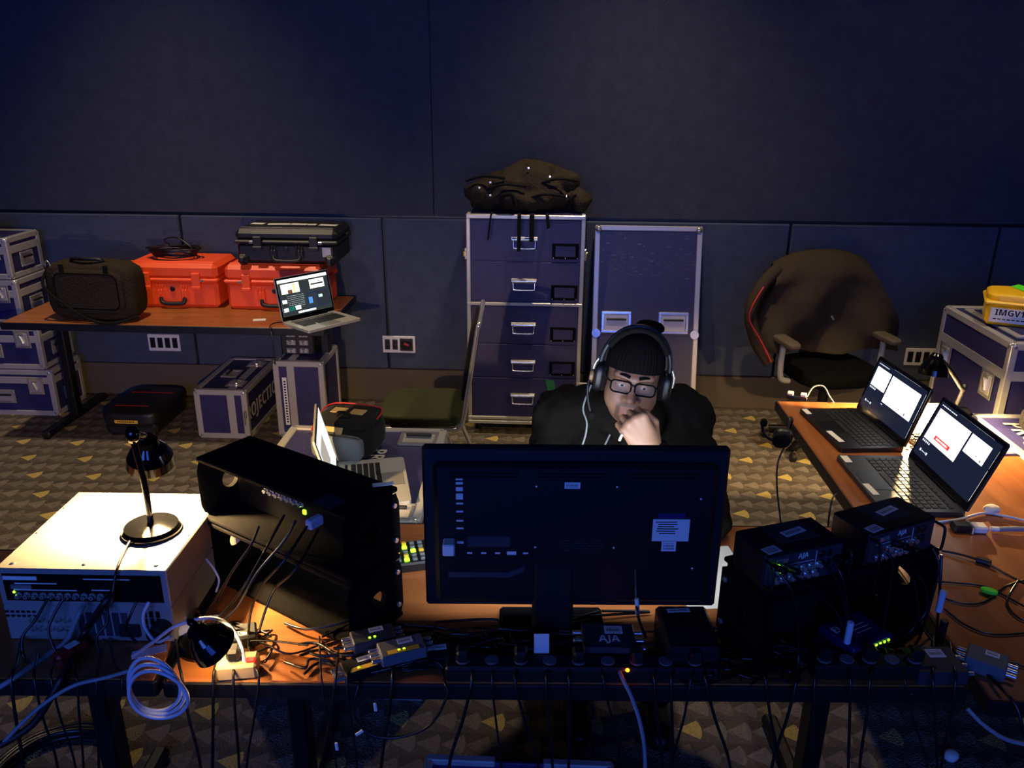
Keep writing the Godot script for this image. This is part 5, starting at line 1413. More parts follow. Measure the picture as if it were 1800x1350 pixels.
	part(hs, "microphone", MB.new().cushion(Vector3(-0.088, 0.068, 0.03), Vector3(0.026, 0.034, 0.022), 3.0, 16), mats["nylon_black"])
	part(hs, "headband", MB.new().tube(smooth([Vector3(0.02, 0.02, -0.02), Vector3(0.035, 0.055, -0.05), Vector3(0.055, 0.025, -0.09), Vector3(0.045, -0.04, -0.11)]), 0.007, 9), mats["black_plastic"])

# ---------- a smooth field of tapered bones, meshed as surface nets ----------
# shapes: [kind, a, b, r0, r1, k]; kind "c" capsule a-b with radii r0,r1; "e" ellipsoid centre a, radii b; "-" subtracts an ellipsoid
func field(p: Vector3, shapes: Array, blend: float) -> float:
	var d := 1e3
	for s in shapes:
		var e: float
		if s[0] == "c":
			var a: Vector3 = s[1]
			var ab: Vector3 = s[2] - a
			var t := clampf((p - a).dot(ab) / maxf(ab.length_squared(), 1e-9), 0.0, 1.0)
			e = p.distance_to(a + ab * t) - lerpf(s[3], s[4], t)
		else:
			var q: Vector3 = (p - s[1]) / s[2]
			var l := q.length()
			e = l * (l - 1.0) / maxf((q / s[2]).length(), 1e-6)
		var k: float = s[5] if s.size() > 5 else blend
		if s[0] == "-":
			var h := maxf(k - absf(d + e), 0.0) / k
			d = maxf(d, -e) + h * h * k * 0.25
		else:
			var h := maxf(k - absf(d - e), 0.0) / k
			d = minf(d, e) - h * h * k * 0.25
	return d
func nets(m: MB, shapes: Array, lo: Vector3, hi: Vector3, cell: float, blend: float, tinted := false, wobble: FastNoiseLite = null, amp := 0.0) -> void:
	var nx := int(ceil((hi.x - lo.x) / cell)) + 1
	var ny := int(ceil((hi.y - lo.y) / cell)) + 1
	var nz := int(ceil((hi.z - lo.z) / cell)) + 1
	var val := PackedFloat32Array()
	val.resize(nx * ny * nz)
	val.fill(1.0)
	var B := 6
	for bz in range(0, nz, B):
		for by in range(0, ny, B):
			for bx in range(0, nx, B):
				var c := lo + Vector3(bx + B * 0.5, by + B * 0.5, bz + B * 0.5) * cell
				var dc := field(c, shapes, blend)
				var reach := B * cell * 0.95 + amp
				if absf(dc) > reach * 1.3:
					if dc < 0.0:
						for z in range(bz, mini(bz + B, nz)):
							for y in range(by, mini(by + B, ny)):
								for x in range(bx, mini(bx + B, nx)):
									val[(z * ny + y) * nx + x] = -1.0
					continue
				for z in range(bz, mini(bz + B, nz)):
					for y in range(by, mini(by + B, ny)):
						for x in range(bx, mini(bx + B, nx)):
							var p := lo + Vector3(x, y, z) * cell
							var d := field(p, shapes, blend)
							if wobble and absf(d) < 0.05:
								d += amp * wobble.get_noise_3dv(p)
							val[(z * ny + y) * nx + x] = d
	var verts := {}
	var pos := PackedVector3Array()
	var nor := PackedVector3Array()
	var offs := [Vector3i(0, 0, 0), Vector3i(1, 0, 0), Vector3i(0, 1, 0), Vector3i(1, 1, 0), Vector3i(0, 0, 1), Vector3i(1, 0, 1), Vector3i(0, 1, 1), Vector3i(1, 1, 1)]
	var edges := [[0, 1], [2, 3], [4, 5], [6, 7], [0, 2], [1, 3], [4, 6], [5, 7], [0, 4], [1, 5], [2, 6], [3, 7]]
	for z in nz - 1:
		for y in ny - 1:
			for x in nx - 1:
				var i0 := (z * ny + y) * nx + x
				var v0 := val[i0] < 0.0
				if v0 == (val[i0 + 1] < 0.0) and v0 == (val[i0 + nx] < 0.0) and v0 == (val[i0 + nx + 1] < 0.0) and v0 == (val[i0 + nx * ny] < 0.0) and v0 == (val[i0 + nx * ny + 1] < 0.0) and v0 == (val[i0 + nx * ny + nx] < 0.0) and v0 == (val[i0 + nx * ny + nx + 1] < 0.0):
					continue
				var vals := []
				for o in offs:
					vals.append(val[((z + o.z) * ny + y + o.y) * nx + x + o.x])
				var sum := Vector3.ZERO
				var cnt := 0
				for e in edges:
					var a: float = vals[e[0]]
					var b: float = vals[e[1]]
					if (a < 0.0) != (b < 0.0):
						var t := a / (a - b)
						sum += Vector3(offs[e[0]]).lerp(Vector3(offs[e[1]]), t)
						cnt += 1
				var g := Vector3(vals[1] + vals[3] + vals[5] + vals[7] - vals[0] - vals[2] - vals[4] - vals[6], vals[2] + vals[3] + vals[6] + vals[7] - vals[0] - vals[1] - vals[4] - vals[5], vals[4] + vals[5] + vals[6] + vals[7] - vals[0] - vals[1] - vals[2] - vals[3])
				verts[i0] = pos.size()
				pos.append(lo + (Vector3(x, y, z) + sum / cnt) * cell)
				nor.append(g.normalized())
	var quad_at := func(i: int, j: int, k: int, l: int) -> void:
		if verts.has(i) and verts.has(j) and verts.has(k) and verts.has(l):
			var q := [verts[i], verts[j], verts[k], verts[l]]
			if tinted:
				var c := [face_tone(pos[q[0]]), face_tone(pos[q[1]]), face_tone(pos[q[2]]), face_tone(pos[q[3]])]
				m.tric(pos[q[0]], pos[q[1]], pos[q[2]], nor[q[0]], nor[q[1]], nor[q[2]], c[0], c[1], c[2])
				m.tric(pos[q[0]], pos[q[2]], pos[q[3]], nor[q[0]], nor[q[2]], nor[q[3]], c[0], c[2], c[3])
			else:
				m.tri(pos[q[0]], pos[q[1]], pos[q[2]], nor[q[0]], nor[q[1]], nor[q[2]])
				m.tri(pos[q[0]], pos[q[2]], pos[q[3]], nor[q[0]], nor[q[2]], nor[q[3]])
	for z in range(1, nz - 1):
		for y in range(1, ny - 1):
			for x in range(1, nx - 1):
				var i := (z * ny + y) * nx + x
				var s := val[i] < 0.0
				if s != (val[i + 1] < 0.0):
					quad_at.call(i, i - nx, i - nx - nx * ny, i - nx * ny)
				if s != (val[i + nx] < 0.0):
					quad_at.call(i, i - 1, i - 1 - nx * ny, i - nx * ny)
				if s != (val[i + nx * ny] < 0.0):
					quad_at.call(i, i - 1, i - 1 - nx, i - nx)

func face_tone(p: Vector3) -> Color:
	var c := Color(0.235, 0.120, 0.068)
	var hair := Color(0.03, 0.02, 0.016)
	var ax := absf(p.x)
	if p.z > 0.03:
		# moustache, chin beard, lips
		var mo := smoothstep(0.040, 0.028, ax) * smoothstep(0.011, 0.004, absf(p.y + 0.053))
		var go := smoothstep(0.010, 0.004, absf(ax - 0.031)) * smoothstep(-0.050, -0.060, p.y)
		var ch := smoothstep(0.040, 0.026, ax) * smoothstep(-0.086, -0.094, p.y)
		c = c.lerp(hair, 0.7 * maxf(mo, maxf(go, ch)))
		var lip := smoothstep(0.025, 0.018, ax) * smoothstep(0.015, 0.010, absf(p.y + 0.072))
		c = c.lerp(Color(0.21, 0.085, 0.065), lip)
	return c
func build_person() -> void:
	var who := thing("person", "person in a black hoodie, beanie, glasses and headset resting chin on fist", "person", Vector3(0.265, 0.0, -2.33))
	var org := who.position
	var skin: StandardMaterial3D = mats["skin"]
	skin.vertex_color_use_as_albedo = true
	skin.subsurf_scatter_enabled = true
	skin.subsurf_scatter_strength = 0.05
	# --- head, in its own frame: x to the viewer's right, y up, z out of the face ---
	var hb := Basis.from_euler(Vector3(deg_to_rad(2.0), deg_to_rad(-6.0), deg_to_rad(-7.0)))
	var hp := deep(1113, 676, 2.36)
	hp = hp - hb * Vector3(0, 0.008, 0.075) - org   # the pixel is between the eyes
	var head := [
		["e", Vector3(0, 0.035, -0.012), Vector3(0.077, 0.095, 0.096), 0, 0],
		["e", Vector3(0, -0.045, 0.018), Vector3(0.068, 0.080, 0.072), 0, 0, 0.04],
		["e", Vector3(-0.036, -0.045, 0.045), Vector3(0.036, 0.042, 0.036), 0, 0, 0.03],
		["e", Vector3(0.036, -0.045, 0.045), Vector3(0.036, 0.042, 0.036), 0, 0, 0.03],
		["e", Vector3(0, -0.100, 0.052), Vector3(0.030, 0.022, 0.026), 0, 0, 0.03],
		["c", Vector3(-0.046, 0.030, 0.070), Vector3(-0.010, 0.026, 0.084), 0.012, 0.011, 0.016],
		["c", Vector3(0.046, 0.030, 0.070), Vector3(0.010, 0.026, 0.084), 0.012, 0.011, 0.016],
		["-", Vector3(-0.032, 0.008, 0.094), Vector3(0.019, 0.011, 0.014), 0, 0, 0.012],
		["-", Vector3(0.032, 0.008, 0.094), Vector3(0.019, 0.011, 0.014), 0, 0, 0.012],
		["c", Vector3(0, 0.010, 0.082), Vector3(0, -0.028, 0.104), 0.008, 0.0145, 0.012],
		["e", Vector3(-0.015, -0.034, 0.090), Vector3(0.0115, 0.0095, 0.012), 0, 0, 0.008],
		["e", Vector3(0.015, -0.034, 0.090), Vector3(0.0115, 0.0095, 0.012), 0, 0, 0.008],
		["c", Vector3(-0.020, -0.066, 0.078), Vector3(0.020, -0.066, 0.078), 0.007, 0.007, 0.008],
		["c", Vector3(-0.017, -0.078, 0.077), Vector3(0.017, -0.078, 0.077), 0.008, 0.008, 0.006],
		["e", Vector3(-0.078, -0.008, -0.012), Vector3(0.010, 0.032, 0.020), 0, 0, 0.008],
		["e", Vector3(0.078, -0.008, -0.012), Vector3(0.010, 0.032, 0.020), 0, 0, 0.008],
		["c", Vector3(0, -0.07, -0.03), Vector3(0, -0.19, -0.075), 0.058, 0.066, 0.04]]
	var raw := MB.new()
	nets(raw, head, Vector3(-0.105, -0.21, -0.16), Vector3(0.105, 0.145, 0.135), 0.0042, 0.02, true)
	var body := MB.new()
	for i in range(0, raw.v.size(), 3):
		body.tric(hp + hb * raw.v[i], hp + hb * raw.v[i + 1], hp + hb * raw.v[i + 2], hb * raw.n[i], hb * raw.n[i + 1], hb * raw.n[i + 2], raw.col[i], raw.col[i + 1], raw.col[i + 2])
	# --- the fist under the chin: y from wrist to knuckles, z the back of the hand, thumb on +x ---
	var fb := Basis.from_euler(Vector3(deg_to_rad(-12.0), deg_to_rad(8.0), deg_to_rad(33.0)))
	var fp := deep(1124, 760, 2.235) - org
	var hand := []
	var fx := [-0.034, -0.012, 0.011, 0.032]
	var fl := [0.88, 0.98, 1.0, 0.94]
	for k in 4:
		var x: float = fx[k]
		var L: float = fl[k]
		var kn := Vector3(x, 0.036 * L + (0.004 if k in [1, 2] else 0.0), 0.012)
		hand.append(["c", Vector3(x * 0.55, -0.045, 0.0), kn, 0.017, 0.0125, 0.018])
		var p1 := kn + Vector3(0.0, 0.012, -0.040 * L)
		var p2 := p1 + Vector3(0, -0.026 * L, -0.010)
		var p3 := p2 + Vector3(0, -0.010, 0.018)
		hand.append(["c", kn, p1, 0.0110, 0.0098, 0.005])
		hand.append(["c", p1, p2, 0.0098, 0.0090, 0.003])
		hand.append(["c", p2, p3, 0.0090, 0.0080, 0.003])
	hand.append(["e", Vector3(0, -0.012, -0.004), Vector3(0.042, 0.045, 0.019), 0, 0, 0.015])
	hand.append(["c", Vector3(0.030, -0.035, -0.010), Vector3(0.052, -0.006, -0.020), 0.016, 0.0125, 0.012])
	hand.append(["c", Vector3(0.052, -0.006, -0.020), Vector3(0.046, 0.028, -0.030), 0.0115, 0.0105, 0.005])
	hand.append(["c", Vector3(0.046, 0.028, -0.030), Vector3(0.030, 0.045, -0.036), 0.0105, 0.0085, 0.004])
	hand.append(["c", Vector3(0, -0.045, 0), Vector3(0.004, -0.105, -0.006), 0.027, 0.029, 0.02])
	var hraw := MB.new()
	nets(hraw, hand, Vector3(-0.065, -0.145, -0.085), Vector3(0.085, 0.078, 0.045), 0.0036, 0.01)
	body.paint = Color(0.27, 0.145, 0.085)
	for i in range(0, hraw.v.size(), 3):
		body.tri(fp + fb * hraw.v[i], fp + fb * hraw.v[i + 1], fp + fb * hraw.v[i + 2], fb * hraw.n[i], fb * hraw.n[i + 1], fb * hraw.n[i + 2])
	part(who, "body", body, skin)
	# --- hoodie ---
	var wrist := fp + fb * Vector3(0.003, -0.085, -0.004)
	var elbow := Vector3(0.235, 0.80, 0.16)
	var shr := Vector3(0.185, 1.005, -0.13)
	var shl := Vector3(-0.205, 1.0, -0.13)
	var ell := Vector3(-0.275, 0.80, 0.07)
	var neck := hp + hb * Vector3(0, -0.135, -0.055)
	var coat := [
		["e", Vector3(0.0, 0.60, -0.33), Vector3(0.20, 0.16, 0.15), 0, 0],
		["e", Vector3(0.0, 0.76, -0.26), Vector3(0.215, 0.20, 0.155), 0, 0, 0.10],
		["e", Vector3(-0.01, 0.93, -0.17), Vector3(0.20, 0.14, 0.135), 0, 0, 0.10],
		["c", shl, shr, 0.088, 0.088, 0.06],
		["c", shl, ell, 0.082, 0.066, 0.05], ["c", ell, Vector3(-0.10, 0.785, 0.19), 0.064, 0.045, 0.03],
		["c", shr, elbow, 0.080, 0.066, 0.05], ["c", elbow, wrist, 0.064, 0.042, 0.03],
		["c", Vector3(-0.10, 1.055, -0.10), neck + Vector3(-0.03, -0.03, 0.0), 0.06, 0.055, 0.05],
		["c", Vector3(0.10, 1.055, -0.10), neck + Vector3(0.03, -0.03, 0.0), 0.06, 0.055, 0.05],
		["c", neck + Vector3(-0.075, -0.02, -0.02), neck + Vector3(0.075, -0.02, -0.02), 0.040, 0.040, 0.03],
		["c", neck + Vector3(0.070, -0.02, 0.01), neck + Vector3(0.085, 0.03, -0.035), 0.036, 0.032, 0.03],
		["c", neck + Vector3(-0.065, -0.035, 0.02), neck + Vector3(0.02, -0.075, 0.075), 0.030, 0.024, 0.03],
		["c", neck + Vector3(0.085, -0.02, 0.02), neck + Vector3(0.03, -0.075, 0.075), 0.030, 0.024, 0.03]]
	var wob := FastNoiseLite.new()
	wob.seed = 9
	wob.frequency = 7.0
	wob.fractal_octaves = 3
	var hood := MB.new()
	nets(hood, coat, Vector3(-0.40, 0.42, -0.52), Vector3(0.38, 1.22, 0.30), 0.0115, 0.03, false, wob, 0.022)
	var hm := mat("hoodie_black", Color(0.092, 0.085, 0.072), 0.9)
	rough_up(hm, 0.3, 81, 4.0, 8.0)
	part(who, "hoodie", hood, hm)
	var tr := MB.new()
	nets(tr, [["c", Vector3(-0.10, 0.53, -0.30), Vector3(-0.13, 0.52, 0.10), 0.10, 0.075, 0.05], ["c", Vector3(0.10, 0.53, -0.30), Vector3(0.13, 0.52, 0.10), 0.10, 0.075, 0.05], ["c", Vector3(-0.13, 0.52, 0.10), Vector3(-0.13, 0.10, 0.10), 0.07, 0.05, 0.04], ["c", Vector3(0.13, 0.52, 0.10), Vector3(0.13, 0.10, 0.10), 0.07, 0.05, 0.04]], Vector3(-0.26, 0.02, -0.44), Vector3(0.26, 0.68, 0.24), 0.014, 0.03)
	part(who, "trousers", tr, mat("trouser_cloth", Color(0.04, 0.042, 0.05), 0.85))
	for s in [-1, 1]:
		part(who, "shoe", MB.new().cushion(Vector3(s * 0.13, 0.045, 0.15), Vector3(0.09, 0.085, 0.26), 3.0, 18), mats["black_plastic"])
	part(who, "drawstring", MB.new().tube(smooth([neck + Vector3(-0.05, -0.05, 0.07), neck + Vector3(-0.085, -0.11, 0.115), neck + Vector3(-0.12, -0.18, 0.14), neck + Vector3(-0.14, -0.24, 0.155)]), 0.003, 6), mats["cable_grey"])
	part(who, "zip", MB.new().tube(smooth([neck + Vector3(-0.01, -0.065, 0.09), neck + Vector3(-0.02, -0.12, 0.125), neck + Vector3(-0.03, -0.20, 0.15)]), 0.0035, 6), mats["dark_metal"])
	part(who, "zip_pull", box(Vector3(0.008, 0.022, 0.004), 0.0015), mats["chrome"], deep(1091, 769, 2.20) - org, Vector3(0, 0, -20))
	# --- beanie, ribbed ---
	var bn := MB.new()
	var rows := 22
	var seg := 150
	var G := []
	for i in rows + 1:
		var line := []
		var t := float(i) / rows
		for k in seg + 1:
			var a := TAU * k / seg
			var el := lerpf(-0.10, PI / 2.0, t)
			var rr := 1.0 + 0.012 * cos(k * TAU * 0.3333) * (1.0 - t * t)
			var p := Vector3(cos(el) * cos(a) * 0.0865 * rr, sin(el) * 0.112, cos(el) * sin(a) * 0.106 * rr)
			p += Vector3(0, 0.046, -0.014)
			p.y -= 0.012 * (1.0 - t) * sin(a) * -1.0 + 0.016 * (1.0 - t) * (0.5 - 0.5 * sin(a))
			p += Vector3(0.020, 0.008, -0.022) * smoothstep(0.55, 1.0, t)
			line.append(p)
		G.append(line)
	for i in rows:
		for k in seg:
			var q := [G[i][k], G[i][k + 1], G[i + 1][k + 1], G[i + 1][k]]
			var nn: Vector3 = (q[1] - q[0]).cross(q[3] - q[0])
			var c := Vector3(0, 0.04, -0.014)
			if nn.length_squared() < 1e-16:
				nn = (q[1] - q[0]).cross(q[2] - q[0])
			nn = nn.normalized()
			if nn.dot(q[0] - c) < 0.0:
				nn = -nn
			bn.tri(q[0], q[1], q[2], nn, nn, nn)
			bn.tri(q[0], q[2], q[3], nn, nn, nn)
	var beanie := part(who, "beanie", bn, mat("beanie_knit", Color(0.05, 0.043, 0.042), 0.95))
	beanie.transform = Transform3D(hb, hp)
	var tip := part(who, "beanie_tip", MB.new().cushion(Vector3(0.024, 0.150, -0.045), Vector3(0.085, 0.030, 0.09), 2.2, 18), mats["beanie_knit"])
	tip.transform = Transform3D(hb, hp)
	# --- eyes and glasses ---
	for s in [-1, 1]:
		var ey := part(who, "eye", MB.new().ball(Vector3(s * 0.032, 0.007, 0.0735), Vector3.ONE * 0.0125, 16), mat("eye_white", Color(0.62, 0.58, 0.54), 0.25))
		ey.transform = Transform3D(hb, hp)
		part(ey, "iris", MB.new().ball(Vector3(s * 0.032 + 0.0006, 0.0045, 0.0832), Vector3(0.0052, 0.0052, 0.0035), 12), mats["ink"])
		var ld := part(who, "eyelid", MB.new().ball(Vector3(s * 0.032, 0.0112, 0.0735), Vector3(0.0150, 0.0105, 0.0138), 14), mat("eyelid_skin", Color(0.235, 0.120, 0.068).linear_to_srgb(), 0.5))
		ld.transform = Transform3D(hb, hp)
	for s in [-1, 1]:
		var bw := part(who, "eyebrow", MB.new().tube(smooth([Vector3(s * 0.013, 0.0345, 0.0945), Vector3(s * 0.028, 0.0375, 0.0900), Vector3(s * 0.042, 0.0355, 0.0805), Vector3(s * 0.052, 0.0300, 0.0700)]), 0.0042, 7, false, 0.0022), mat("brow_hair", Color(0.05, 0.038, 0.032), 0.9))
		bw.transform = Transform3D(hb, hp)
	var gl := Node3D.new()
	gl.name = "glasses"
	who.add_child(gl)
	gl.transform = Transform3D(hb, hp)
	for s in [-1, 1]:
		var rim := []
		for p in rounded(0.058, 0.036, 0.012, 5):
			rim.append(Vector3(s * 0.0345 + p.x, 0.004 + p.y, 0.1005 - absf(s * 0.0345 + p.x) * 0.10))
		part(gl, "rim", MB.new().tube(rim, 0.0026, 7, true), mats["ink"])
		var lens := MB.new()
		var lo2 := rounded(0.056, 0.034, 0.011, 5)
		var lx := Transform3D(Basis(Vector3.UP, s * 0.10), Vector3(s * 0.0345, 0.004, 0.097))
		for i in lo2.size():
			var p0 := lo2[i]
			var p1 := lo2[(i + 1) % lo2.size()]
			lens.tri(lx.origin, lx * Vector3(p0.x, p0.y, 0), lx * Vector3(p1.x, p1.y, 0), lx.basis.z, lx.basis.z, lx.basis.z)
		var lm := mat("lens_glass", Color(0.6, 0.7, 0.85, 0.04), 0.3)
		lm.transparency = BaseMaterial3D.TRANSPARENCY_ALPHA
		part(gl, "lens", lens, lm)
		part(gl, "temple", MB.new().tube(smooth([Vector3(s * 0.0635, 0.014, 0.094), Vector3(s * 0.076, 0.014, 0.07), Vector3(s * 0.083, 0.010, 0.0), Vector3(s * 0.083, 0.002, -0.03)]), 0.0025, 6), mats["black_gloss"])
	part(gl, "bridge", MB.new().tube(smooth([Vector3(-0.007, 0.010, 0.0995), Vector3(0, 0.0125, 0.101), Vector3(0.007, 0.010, 0.0995)]), 0.0024, 6), mats["black_gloss"])
	# --- headset ---
	var hd := Node3D.new()
	hd.name = "headphones"
	who.add_child(hd)
	hd.transform = Transform3D(hb, hp)
	var arc := []
	var arc2 := []
	for k in 21:
		var a := lerpf(-0.12, PI + 0.12, k / 20.0)
		arc.append(Vector3(cos(a) * 0.103, 0.022 + sin(a) * 0.142, -0.006 + 0.018 * sin(a)))
		arc2.append(Vector3(cos(a) * 0.098, 0.020 + sin(a) * 0.137, -0.002 + 0.026 * sin(a)))
	part(hd, "headband", MB.new().tube(arc, 0.0085, 9), mat("headband_vinyl", Color(0.10, 0.115, 0.14), 0.4))
	part(hd, "band_pad", MB.new().tube(arc2.slice(4, 17), 0.0095, 9), mats["nylon_black"])
	for s in [-1, 1]:
		part(hd, "ear_cup", MB.new().cushion(Vector3(s * 0.100, -0.012, -0.008), Vector3(0.036, 0.092, 0.078), 3.0, 24), mats["black_plastic"])
		part(hd, "ear_cushion", MB.new().cushion(Vector3(s * 0.084, -0.012, -0.006), Vector3(0.026, 0.086, 0.074), 2.6, 22), mats["nylon_black"])
		part(hd, "yoke", MB.new().tube(smooth([Vector3(s * 0.104, 0.05, -0.006), Vector3(s * 0.118, 0.02, -0.004), Vector3(s * 0.119, -0.012, -0.004)]), 0.0045, 7), mats["chrome"])
	part(hd, "cup_disc", rod(0.016, 0.012, 16), mat("tan_plastic", Color(0.55, 0.42, 0.28), 0.5), Vector3(-0.122, -0.012, 0.006), Vector3(0, 0, 90))
	part(hd, "boom", MB.new().tube(smooth([Vector3(-0.12, -0.005, 0.005), Vector3(-0.128, -0.04, 0.02), Vector3(-0.118, -0.085, 0.035), Vector3(-0.105, -0.115, 0.045)]), 0.0045, 8), mats["black_plastic"])
	part(hd, "microphone", MB.new().cushion(Vector3(-0.102, -0.122, 0.048), Vector3(0.018, 0.026, 0.018), 3.0, 14), mats["nylon_black"])
	part(hd, "lead", MB.new().tube(smooth([Vector3(-0.118, -0.05, -0.01), Vector3(-0.13, -0.11, 0.03), Vector3(-0.11, -0.15, 0.06), Vector3(-0.115, -0.22, 0.075), Vector3(-0.15, -0.31, 0.09)]), 0.003, 6), mats["cable_grey"])
	# the stool the person sits on
	var st := thing("stool", "round black stool under the seated person behind the monitor", "stool", Vector3(0.265, 0, -2.66))
	part(st, "seat", MB.new().cushion(Vector3(0, 0.415, 0), Vector3(0.36, 0.06, 0.36), 3.0, 24), mats["nylon_black"])
	for k in 4:
		var a := TAU * (k + 0.5) / 4.0
		part(st, "leg", MB.new().tube([Vector3(cos(a) * 0.10, 0.39, sin(a) * 0.10), Vector3(cos(a) * 0.17, 0.012, sin(a) * 0.17)], 0.012, 9), mats["black_steel"])
	part(st, "foot_ring", MB.new().tube(smooth([Vector3(0.145, 0.15, 0), Vector3(0, 0.15, 0.145), Vector3(-0.145, 0.15, 0), Vector3(0, 0.15, -0.145)], 6, true), 0.008, 8, true), mats["black_steel"])

# each point is [pixel x, pixel y, h]: h >= 0 is a height above the floor, h < 0 an upright plane at that z
# a point on the upright plane that stands so far before the recorder rack's open front
func before_rack(x: float, y: float, off: float) -> Vector3:
	var d := ray(x, y)
	return cam_at + d * ((-1.3496 + off * 1.09) / (d.z + 0.4334 * d.x))
func edge_z(x: float) -> float:
	return -1.505 - (x + 0.057) * 0.0424
func cable(called: String, label: String, pts: Array, r: float, m: Material, group := "") -> MeshInstance3D:
	var w := []
	for p in pts:
		if p[2] >= 0.0:
			w.append(on_y(p[0], p[1], p[2]))
		elif p[2] <= -20.0:
			w.append(before_rack(p[0], p[1], -20.0 - p[2]))
		elif p[2] > -7.0:
			w.append(on_z(p[0], p[1], p[2]))
		else:
			# -8 and below: in front of the near tables' edge, so far off it
			var q := on_z(p[0], p[1], -1.49)
			w.append(on_z(p[0], p[1], edge_z(q.x) + 0.012 - 8.0 - p[2]))
	return solo(called, label, "cable", MB.new().tube(smooth(w, 7), r, 7), m, Vector3.ZERO, Vector3.ZERO, group)

func build_cables() -> void:
	var T := TOP + 0.006
	var B: Material = mats["cable_black"]
	# white coil hanging off the left table
	var coil := thing("white_cable_coil", "coil of white cable hanging over the table edge below the processors", "cable")
	var c0 := on_z(276, 1204, -1.40)
	for k in 3:
		var pts := []
		for j in 16:
			var a := TAU * j / 16.0 + k * 0.6
			var rx := 0.056 + 0.004 * k
			var ry := 0.070 - 0.004 * k
			pts.append(c0 + Vector3(cos(a) * rx + 0.006 * (k - 1), sin(a) * ry - 0.008 * k, 0.006 * k + 0.004 * sin(a * 2.0)))
		part(coil, "loop", MB.new().tube(smooth(pts, 4, true), 0.0042, 8, true), mats["cable_white"])
	cable("white_cable", "white cable arching over the low black lamp to the coil", [[232, 1155, TOP + 0.07], [270, 1128, TOP + 0.08], [310, 1100, TOP + 0.10], [365, 1086, TOP + 0.12], [402, 1098, TOP + 0.12], [424, 1135, TOP + 0.07], [430, 1172, TOP + 0.03]], 0.0042, mats["cable_white"])
	cable("white_cable", "white cable looping down from the silver processor", [[262, 1058, -1.59], [252, 1080, -1.575], [256, 1105, -1.56], [276, 1128, -1.54], [300, 1118, -1.54]], 0.0040, mats["cable_white"])
	cable("grey_cable", "thick grey cable slanting off the narrow table beside the processors", [[148, 1062, -1.585], [136, 1085, -1.56], [115, 1128, TOP + 0.02], [70, 1160, TOP + 0.012], [20, 1195, -8.0], [-40, 1230, -8.03]], 0.0062, mats["cable_grey"])
	cable("grey_cable", "grey cable running along the narrow table's edge under the white coil", [[240, 1175, -8.01], [190, 1190, -8.01], [130, 1205, -8.02], [80, 1235, -8.03], [40, 1270, -8.04], [0, 1310, -8.05], [-30, 1330, -8.05]], 0.0045, mats["cable_grey"])
	cable("power_cable", "thick brown-black power cord leading from the processor over the table edge", [[200, 1040, -1.585], [180, 1065, -1.56], [150, 1110, TOP + 0.03], [120, 1170, TOP + 0.012], [106, 1196, -8.005], [60, 1270, -8.03], [0, 1310, -8.05]], 0.0085, mat("cord_brown", Color(0.10, 0.065, 0.05), 0.5))
	cable("lamp_cable", "black lamp cord running from the lamp base over the processor", [[256, 925, 0.945], [235, 942, 0.94], [218, 970, 0.938], [206, 1000, 0.935], [200, 1030, -1.585], [196, 1060, -1.57]], 0.0032, B)
	# leads plugged in the processors
	for a in [[[85, 1050], [62, 1090], [40, 1120], [45, 1160], [80, 1175]], [[112, 1052], [95, 1080], [85, 1110], [100, 1150]], [[188, 1065], [188, 1095], [170, 1120], [176, 1150]], [[240, 1058], [228, 1085], [222, 1105], [240, 1130]]]:
		var pts := []
		for i in a.size():
			pts.append([a[i][0], a[i][1], -1.585 + 0.02 * i])
		cable("black_lead", "short black lead plugged into the back of a silver processor", pts, 0.0035, B, "leads on the silver processors")
	# leads from the upper rack box
	for a in [[[500, 905], [470, 960], [430, 1030], [390, 1080], [330, 1130]], [[520, 915], [500, 950], [450, 1010], [410, 1075], [350, 1120]], [[540, 925], [500, 985], [460, 1030], [440, 1080], [436, 1140]], [[455, 925], [440, 960], [405, 1010], [380, 1060]], [[560, 930], [520, 1000], [480, 1040], [455, 1110]]]:
		var pts := []
		var hs := [1.0, 0.95, 0.88, 0.80, 0.742]
		for i in a.size():
			pts.append([a[i][0], a[i][1], hs[i]])
		cable("black_lead", "black lead trailing out of the upper carpeted rack box", pts, 0.0032, B, "leads from the upper rack box")
	cable("white_lead", "short white lead curving down beside the lower rack box", [[362, 982, 0.86], [376, 1000, 0.83], [385, 1020, 0.80], [380, 1040, 0.76]], 0.0028, mats["cable_white"])
	# big black loop below the table edge
	cable("black_loop", "large loop of black cable hanging below the table edge", [[640, 1190, T], [630, 1205, -8.0], [622, 1255, -8.02], [650, 1290, -8.03], [700, 1296, -8.03], [755, 1275, -8.03], [785, 1225, -8.02], [782, 1198, -8.0], [770, 1155, T]], 0.0033, B)
	# cables over the table edge, hanging towards the floor
	for x in [20, 60, 90, 135, 170, 215, 320, 375, 410, 455, 565, 590, 610, 690, 830, 865, 905, 960, 1000, 1060, 1150, 1180, 1215, 1240, 1345, 1400, 1432, 1495, 1530, 1590, 1640, 1680]:
		var j := rng.randf_range(-25, 25)
		var q := rng.randf_range(-40, 40)
		var place: String = "below the silver processors" if x < 280 else "below the low domed lamp" if x < 500 else "below the small converters" if x < 800 else "below the monitor" if x < 1270 else "below the recorder rack"
		cable("black_cable", "thin black cable hanging over the table edge " + place, [[x + j, 1120 + rng.randf_range(-15, 25), T], [x + j * 0.5, 1165, T + 0.02], [x, 1192, -8.0], [x + q * 0.4, 1260, -8.02], [x + q, 1330, -8.03], [x + q * 1.3, 1400, -8.03]], rng.randf_range(0.0024, 0.004), B, "cables hanging " + place)
